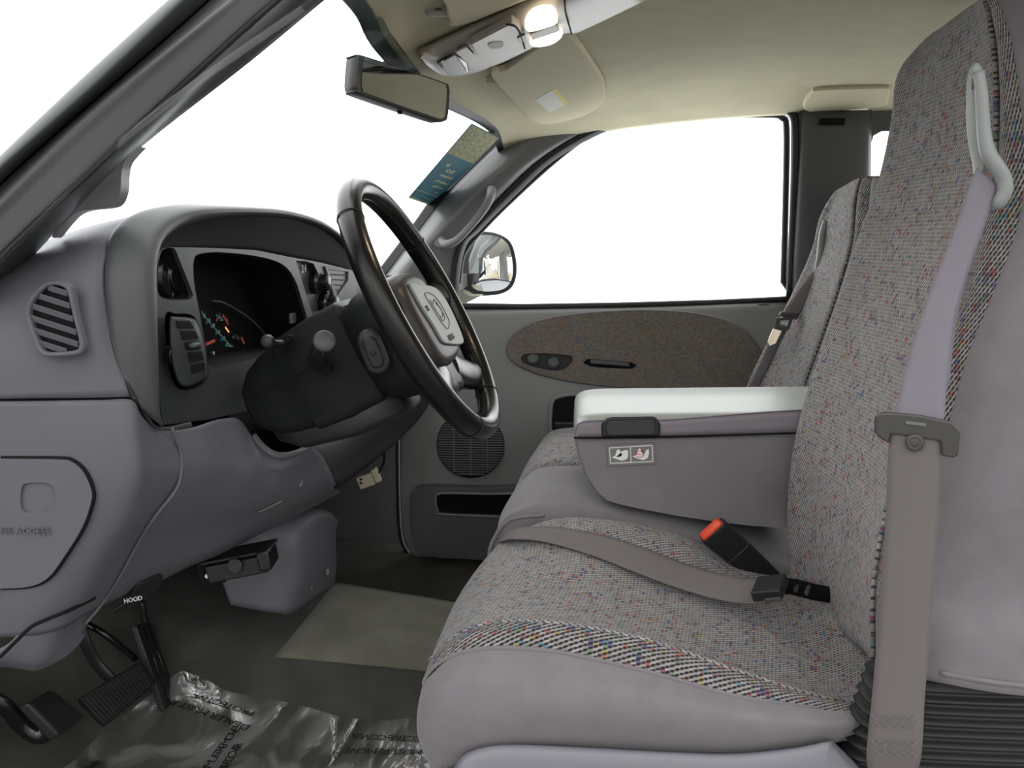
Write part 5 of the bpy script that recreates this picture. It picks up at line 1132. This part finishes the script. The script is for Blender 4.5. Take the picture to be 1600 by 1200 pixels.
# lid: a closed loop in section, swept front to back
def lidsec(x, z0, z1, k=1.0):
    zt = z1; m_ = (YN+YF)/2; h = (YF-YN)/2*k
    return [V(x, m_-h-.002, z0), V(x, m_-h-.004, z0+(zt-z0)*.45), V(x, m_-h+.002, z0+(zt-z0)*.72), V(x, m_-h+.018, z0+(zt-z0)*.93), V(x, m_-h*.6, zt), V(x, m_, zt+.004), V(x, m_+h*.6, zt), V(x, m_+h-.018, z0+(zt-z0)*.93), V(x, m_+h, z0+(zt-z0)*.6), V(x, m_+h, z0)]
xa = P(897, 655, YN).x; z0 = P(900, 683, YN).z; zt = P(1000, 612, 1.80).z
xs_ = [xa-.0, xa+.004, xa+.015, xa+.035, xa+.08, xa+.2, xa+.35, xa+.50]
hs = [.45, .70, .86, .96, 1.0, 1.0, 1.01, 1.02]; ks = [.80, .90, .96, .99, 1, 1, 1, 1]
rings = [lidsec(x, z0+(x-xa)*.021, z0+(x-xa)*.021+(zt-z0)*h, k) for x, h, k in zip(xs_, hs, ks)]
lid = patch('lid', rings, M['vinyl'], ar_, nu=4, nv=4, thick=.004)
# side band of the lid, under the vinyl top
sbnd = patch('lid_side', [[(898, 683, YN-.005), (905, 683, YN-.006), (960, 683, YN-.007), (1033, 682, YN-.007), (1093, 680, YN-.007), (1193, 678, YN-.007), (1330, 674, YN-.007)], [(900, 668, YN-.005), (908, 660, YN-.006), (960, 657, YN-.007), (1033, 656, YN-.007), (1093, 652, YN-.007), (1193, 644, YN-.006), (1330, 636, YN-.004)]], M['vinyl_dk'], ar_, nu=4, nv=3, thick=.003)
tube('lid_seam', [(897, 684, YN-.006), (960, 684, YN-.008), (1100, 681, YN-.008), (1240, 677, YN-.008), (1330, 675, YN-.008)], .0018, M['hole'], ar_, seg=6)
tube('lid_piping', [(900, 668, YN-.006), (908, 660, YN-.007), (930, 657, YN-.008), (1033, 656, YN-.008), (1093, 652, YN-.008), (1193, 644, YN-.007), (1330, 636, YN-.005)], .0010, M['vinyl_dk'], ar_, seg=6)
lt = prism('latch_bezel', [P(x, y, YN-.013) for x, y in ((940, 683), (940, 662), (948, 654), (956, 652), (1020, 651), (1026, 654), (1032, 663), (1032, 682))], V(0, .014, 0), M['black'], ar_, bevel=.003)
prism('latch_button', [P(x, y, YN-.0145) for x, y in ((947, 668), (950, 661), (957, 658), (1014, 656), (1021, 659), (1024, 667), (1022, 675), (1015, 679), (958, 680), (950, 677))], V(0, .003, 0), M['black2'], lt, bevel=.001, smooth_n=2)
lbp = prism('warning_label', [P(x, y, YN-.004) for x, y in ((948, 696), (1022, 692), (1024, 725), (950, 728))], V(0, .004, 0), M['label'], ar_)
def LL(a, b, w=.0009):
    a_, b_ = P(*a, YN-.0045), P(*b, YN-.0045); dd = (b_-a_).normalized(); pr = V(-dd.z, 0, dd.x)*w
    return prism('label_line', [a_-pr, a_+pr, b_+pr, b_-pr], V(0, .0004, 0), M['labelink'], lbp)
for a_, b_ in (((952, 700), (1019, 696)), ((1019, 696), (1020, 721)), ((1020, 721), (954, 724)), ((954, 724), (952, 700)), ((985, 698), (986, 722))): LL(a_, b_)
def sym(pts, mt, o=.005, name='seat_symbol'): return prism(name, [P(930+x*120/1309, 630+y*110/1200, YN-o) for x, y in pts], V(0, .0003, 0), mt, lbp)
sym([(280, 925), (345, 890), (355, 830), (385, 782), (410, 790), (425, 825), (470, 820), (520, 795), (560, 810), (560, 900), (540, 950), (460, 980), (400, 965), (345, 945)], M['white'])
sym([(360, 910), (400, 880), (440, 840), (460, 880), (440, 905), (390, 918)], M['hole'], .0055, 'belt_symbol')
sym([(635, 910), (700, 880), (715, 820), (750, 768), (780, 790), (790, 840), (840, 850), (880, 790), (915, 790), (915, 870), (895, 930), (820, 970), (740, 950)], M['white'])
sym([(790, 790), (840, 850), (850, 820), (835, 870), (800, 830)], M['hole'], .0055, 'belt_symbol')
cc_ = P(930+758*120/1309, 630+870*110/1200, YN-.0056)
tube('ban_ring', [cc_+V(math.cos(t)*.0068, 0, math.sin(t)*.0058) for t in np.linspace(0, 2*math.pi, 17)[:-1]], .0006, M['redink'], lbp, seg=5, closed=True, n=2)
tube('ban_bar', [cc_+V(-.006, 0, .001), cc_+V(.006, 0, -.001)], .0006, M['redink'], lbp, seg=5, n=1)

# ------------------------------------------------------------------ passenger seat
ps = empty('passenger_seat', V(.3, 2.1, .05), 'far front seat in the same flecked fabric, partly hidden behind the armrest', 'seat')
Q = [[(800, 790, 1.88), (806, 770, 1.95), (816, 750, 2.05), (828, 730, 2.2), (840, 715, 2.28)],
     [(812, 760, 1.88), (820, 738, 1.95), (832, 712, 2.05), (848, 690, 2.2), (860, 680, 2.28)],
     [(840, 735, 1.88), (850, 712, 1.95), (864, 690, 2.05), (880, 678, 2.2), (895, 672, 2.28)],
     [(900, 728, 1.88), (910, 705, 1.95), (925, 688, 2.05), (940, 678, 2.2), (950, 672, 2.28)],
     [(1050, 740, 1.88), (1055, 720, 1.95), (1060, 705, 2.05), (1070, 690, 2.2), (1075, 682, 2.28)],
     [(1200, 770, 1.88), (1200, 745, 1.95), (1200, 730, 2.05), (1200, 715, 2.2), (1200, 705, 2.28)]]
QP = [[P(*q) for q in r] for r in Q]; QP = [[p+V(.01, 0, -.12) for p in QP[0]]]+QP
patch('cushion', [[r[0]+V(0, -.002, -.08)]+r+[r[-1]+V(0, .01, -.12)] for r in QP], M['weave'], ps, nu=6, nv=6, thick=.005)
tube('cushion_piping', [r[0]+V(0, -.003, 0) for r in QP[1:]], .004, M['bolster'], ps, seg=8)
prism('seat_base', [V(.05, 1.95, .0), V(.6, 1.95, .0), V(.6, 2.25, .0), V(.05, 2.25, .0)], V(0, 0, .25), M['hole'], ps)
Z = [[(1150, 680, 2.24), (1175, 680, 2.20), (1205, 680, 2.12), (1235, 680, 2.0), (1265, 680, 1.94), (1300, 680, 1.88)],
     [(1170, 604, 2.24), (1192, 604, 2.20), (1222, 604, 2.12), (1258, 604, 2.0), (1285, 604, 1.94), (1320, 604, 1.88)],
     [(1205, 530, 2.24), (1224, 530, 2.20), (1252, 530, 2.12), (1285, 530, 2.0), (1308, 530, 1.94), (1340, 530, 1.88)],
     [(1243, 455, 2.24), (1260, 455, 2.20), (1283, 455, 2.12), (1312, 452, 2.0), (1335, 450, 1.94), (1365, 448, 1.88)],
     [(1272, 390, 2.23), (1285, 388, 2.20), (1305, 385, 2.12), (1332, 382, 2.0), (1352, 380, 1.94), (1385, 378, 1.88)],
     [(1283, 345, 2.22), (1296, 340, 2.19), (1314, 332, 2.12), (1338, 320, 2.02), (1358, 316, 1.96), (1390, 312, 1.90)],
     [(1300, 312, 2.20), (1312, 305, 2.17), (1328, 296, 2.12), (1345, 286, 2.04), (1362, 282, 1.98), (1395, 284, 1.92)],
     [(1318, 298, 2.20), (1326, 292, 2.17), (1340, 284, 2.12), (1355, 279, 2.05), (1372, 278, 1.99), (1405, 281, 1.93)]]
ZP = [[P(*q) for q in r] for r in Z]; ZP.append([p+V(.07, 0, -.005) for p in ZP[-1]]); ZP.append([p+V(.05, 0, -.04) for p in ZP[-1]])
patch('backrest', [[r[0]+V(.15, .01, 0), r[0]+V(.05, .03, 0)]+r[:4] for r in ZP], M['weave'], ps, nu=6, nv=6, thick=.005)
patch('near_back_bolster', [[r[3], r[3].lerp(r[4], .5)+V(-.008, 0, 0), r[4]] for r in ZP], M['bolster'], ps, nu=6, nv=6, thick=.005)
patch('backrest_side', [[r[4], r[5], r[5]+V(.06, -.01, 0), r[5]+V(.12, .0, 0), r[5]+V(.15, .05, 0)] for r in ZP], M['suede_dk'], ps, nu=5, nv=6, thick=.005)
tube('belt_guide', [P(1290, 345, 2.195), P(1284, 370, 2.19), P(1281, 400, 2.185), P(1276, 425, 2.19)], [.007, .008, .008, .006], M['guide'], ps, seg=10)
pbt = empty('shoulder_belt', P(1215, 500, 2.17), 'grey seat belt with chrome tongue hanging on the far seat', 'seat belt')
ribbon('webbing', [((1268, 425, 2.19), (1283, 422, 2.18)), ((1252, 447, 2.185), (1272, 447, 2.175)), ((1236, 470, 2.18), (1260, 472, 2.17)), ((1220, 494, 2.175), (1245, 500, 2.165))], M['belt'], pbt)
ribbon('lower_webbing', [((1214, 505, 2.18), (1232, 510, 2.17)), ((1196, 550, 2.20), (1212, 552, 2.19)), ((1170, 604, 2.21), (1186, 604, 2.20)), ((1150, 640, 2.22), (1166, 640, 2.21))], M['door_dk'], pbt)
ty = P(1220, 505, 2.15); tx = (P(1240, 490, 2.15)-P(1210, 488, 2.15)).normalized(); tz = (P(1228, 490, 2.15)-P(1206, 535, 2.15)).normalized()
rbox('tongue_handle', P(1233, 491, 2.155), (.022, .005, .005), M['latch'], pbt, ax=(tx, V(0, 1, 0), tz), bevel=.002)
prism('tongue_frame', [P(x, y, 2.155) for x, y in ((1213, 497), (1240, 495), (1234, 514), (1222, 522), (1210, 514))], V(0, .004, 0), M['latch'], pbt, bevel=.001, holes=[[P(x, y, 2.155) for x, y in ((1220, 501), (1233, 500), (1230, 510), (1218, 511))]])
prism('tongue', [P(x, y, 2.152) for x, y in ((1208, 513), (1222, 517), (1212, 537), (1202, 541), (1199, 534))], V(0, .003, 0), M['chrome'], pbt, bevel=.0008)
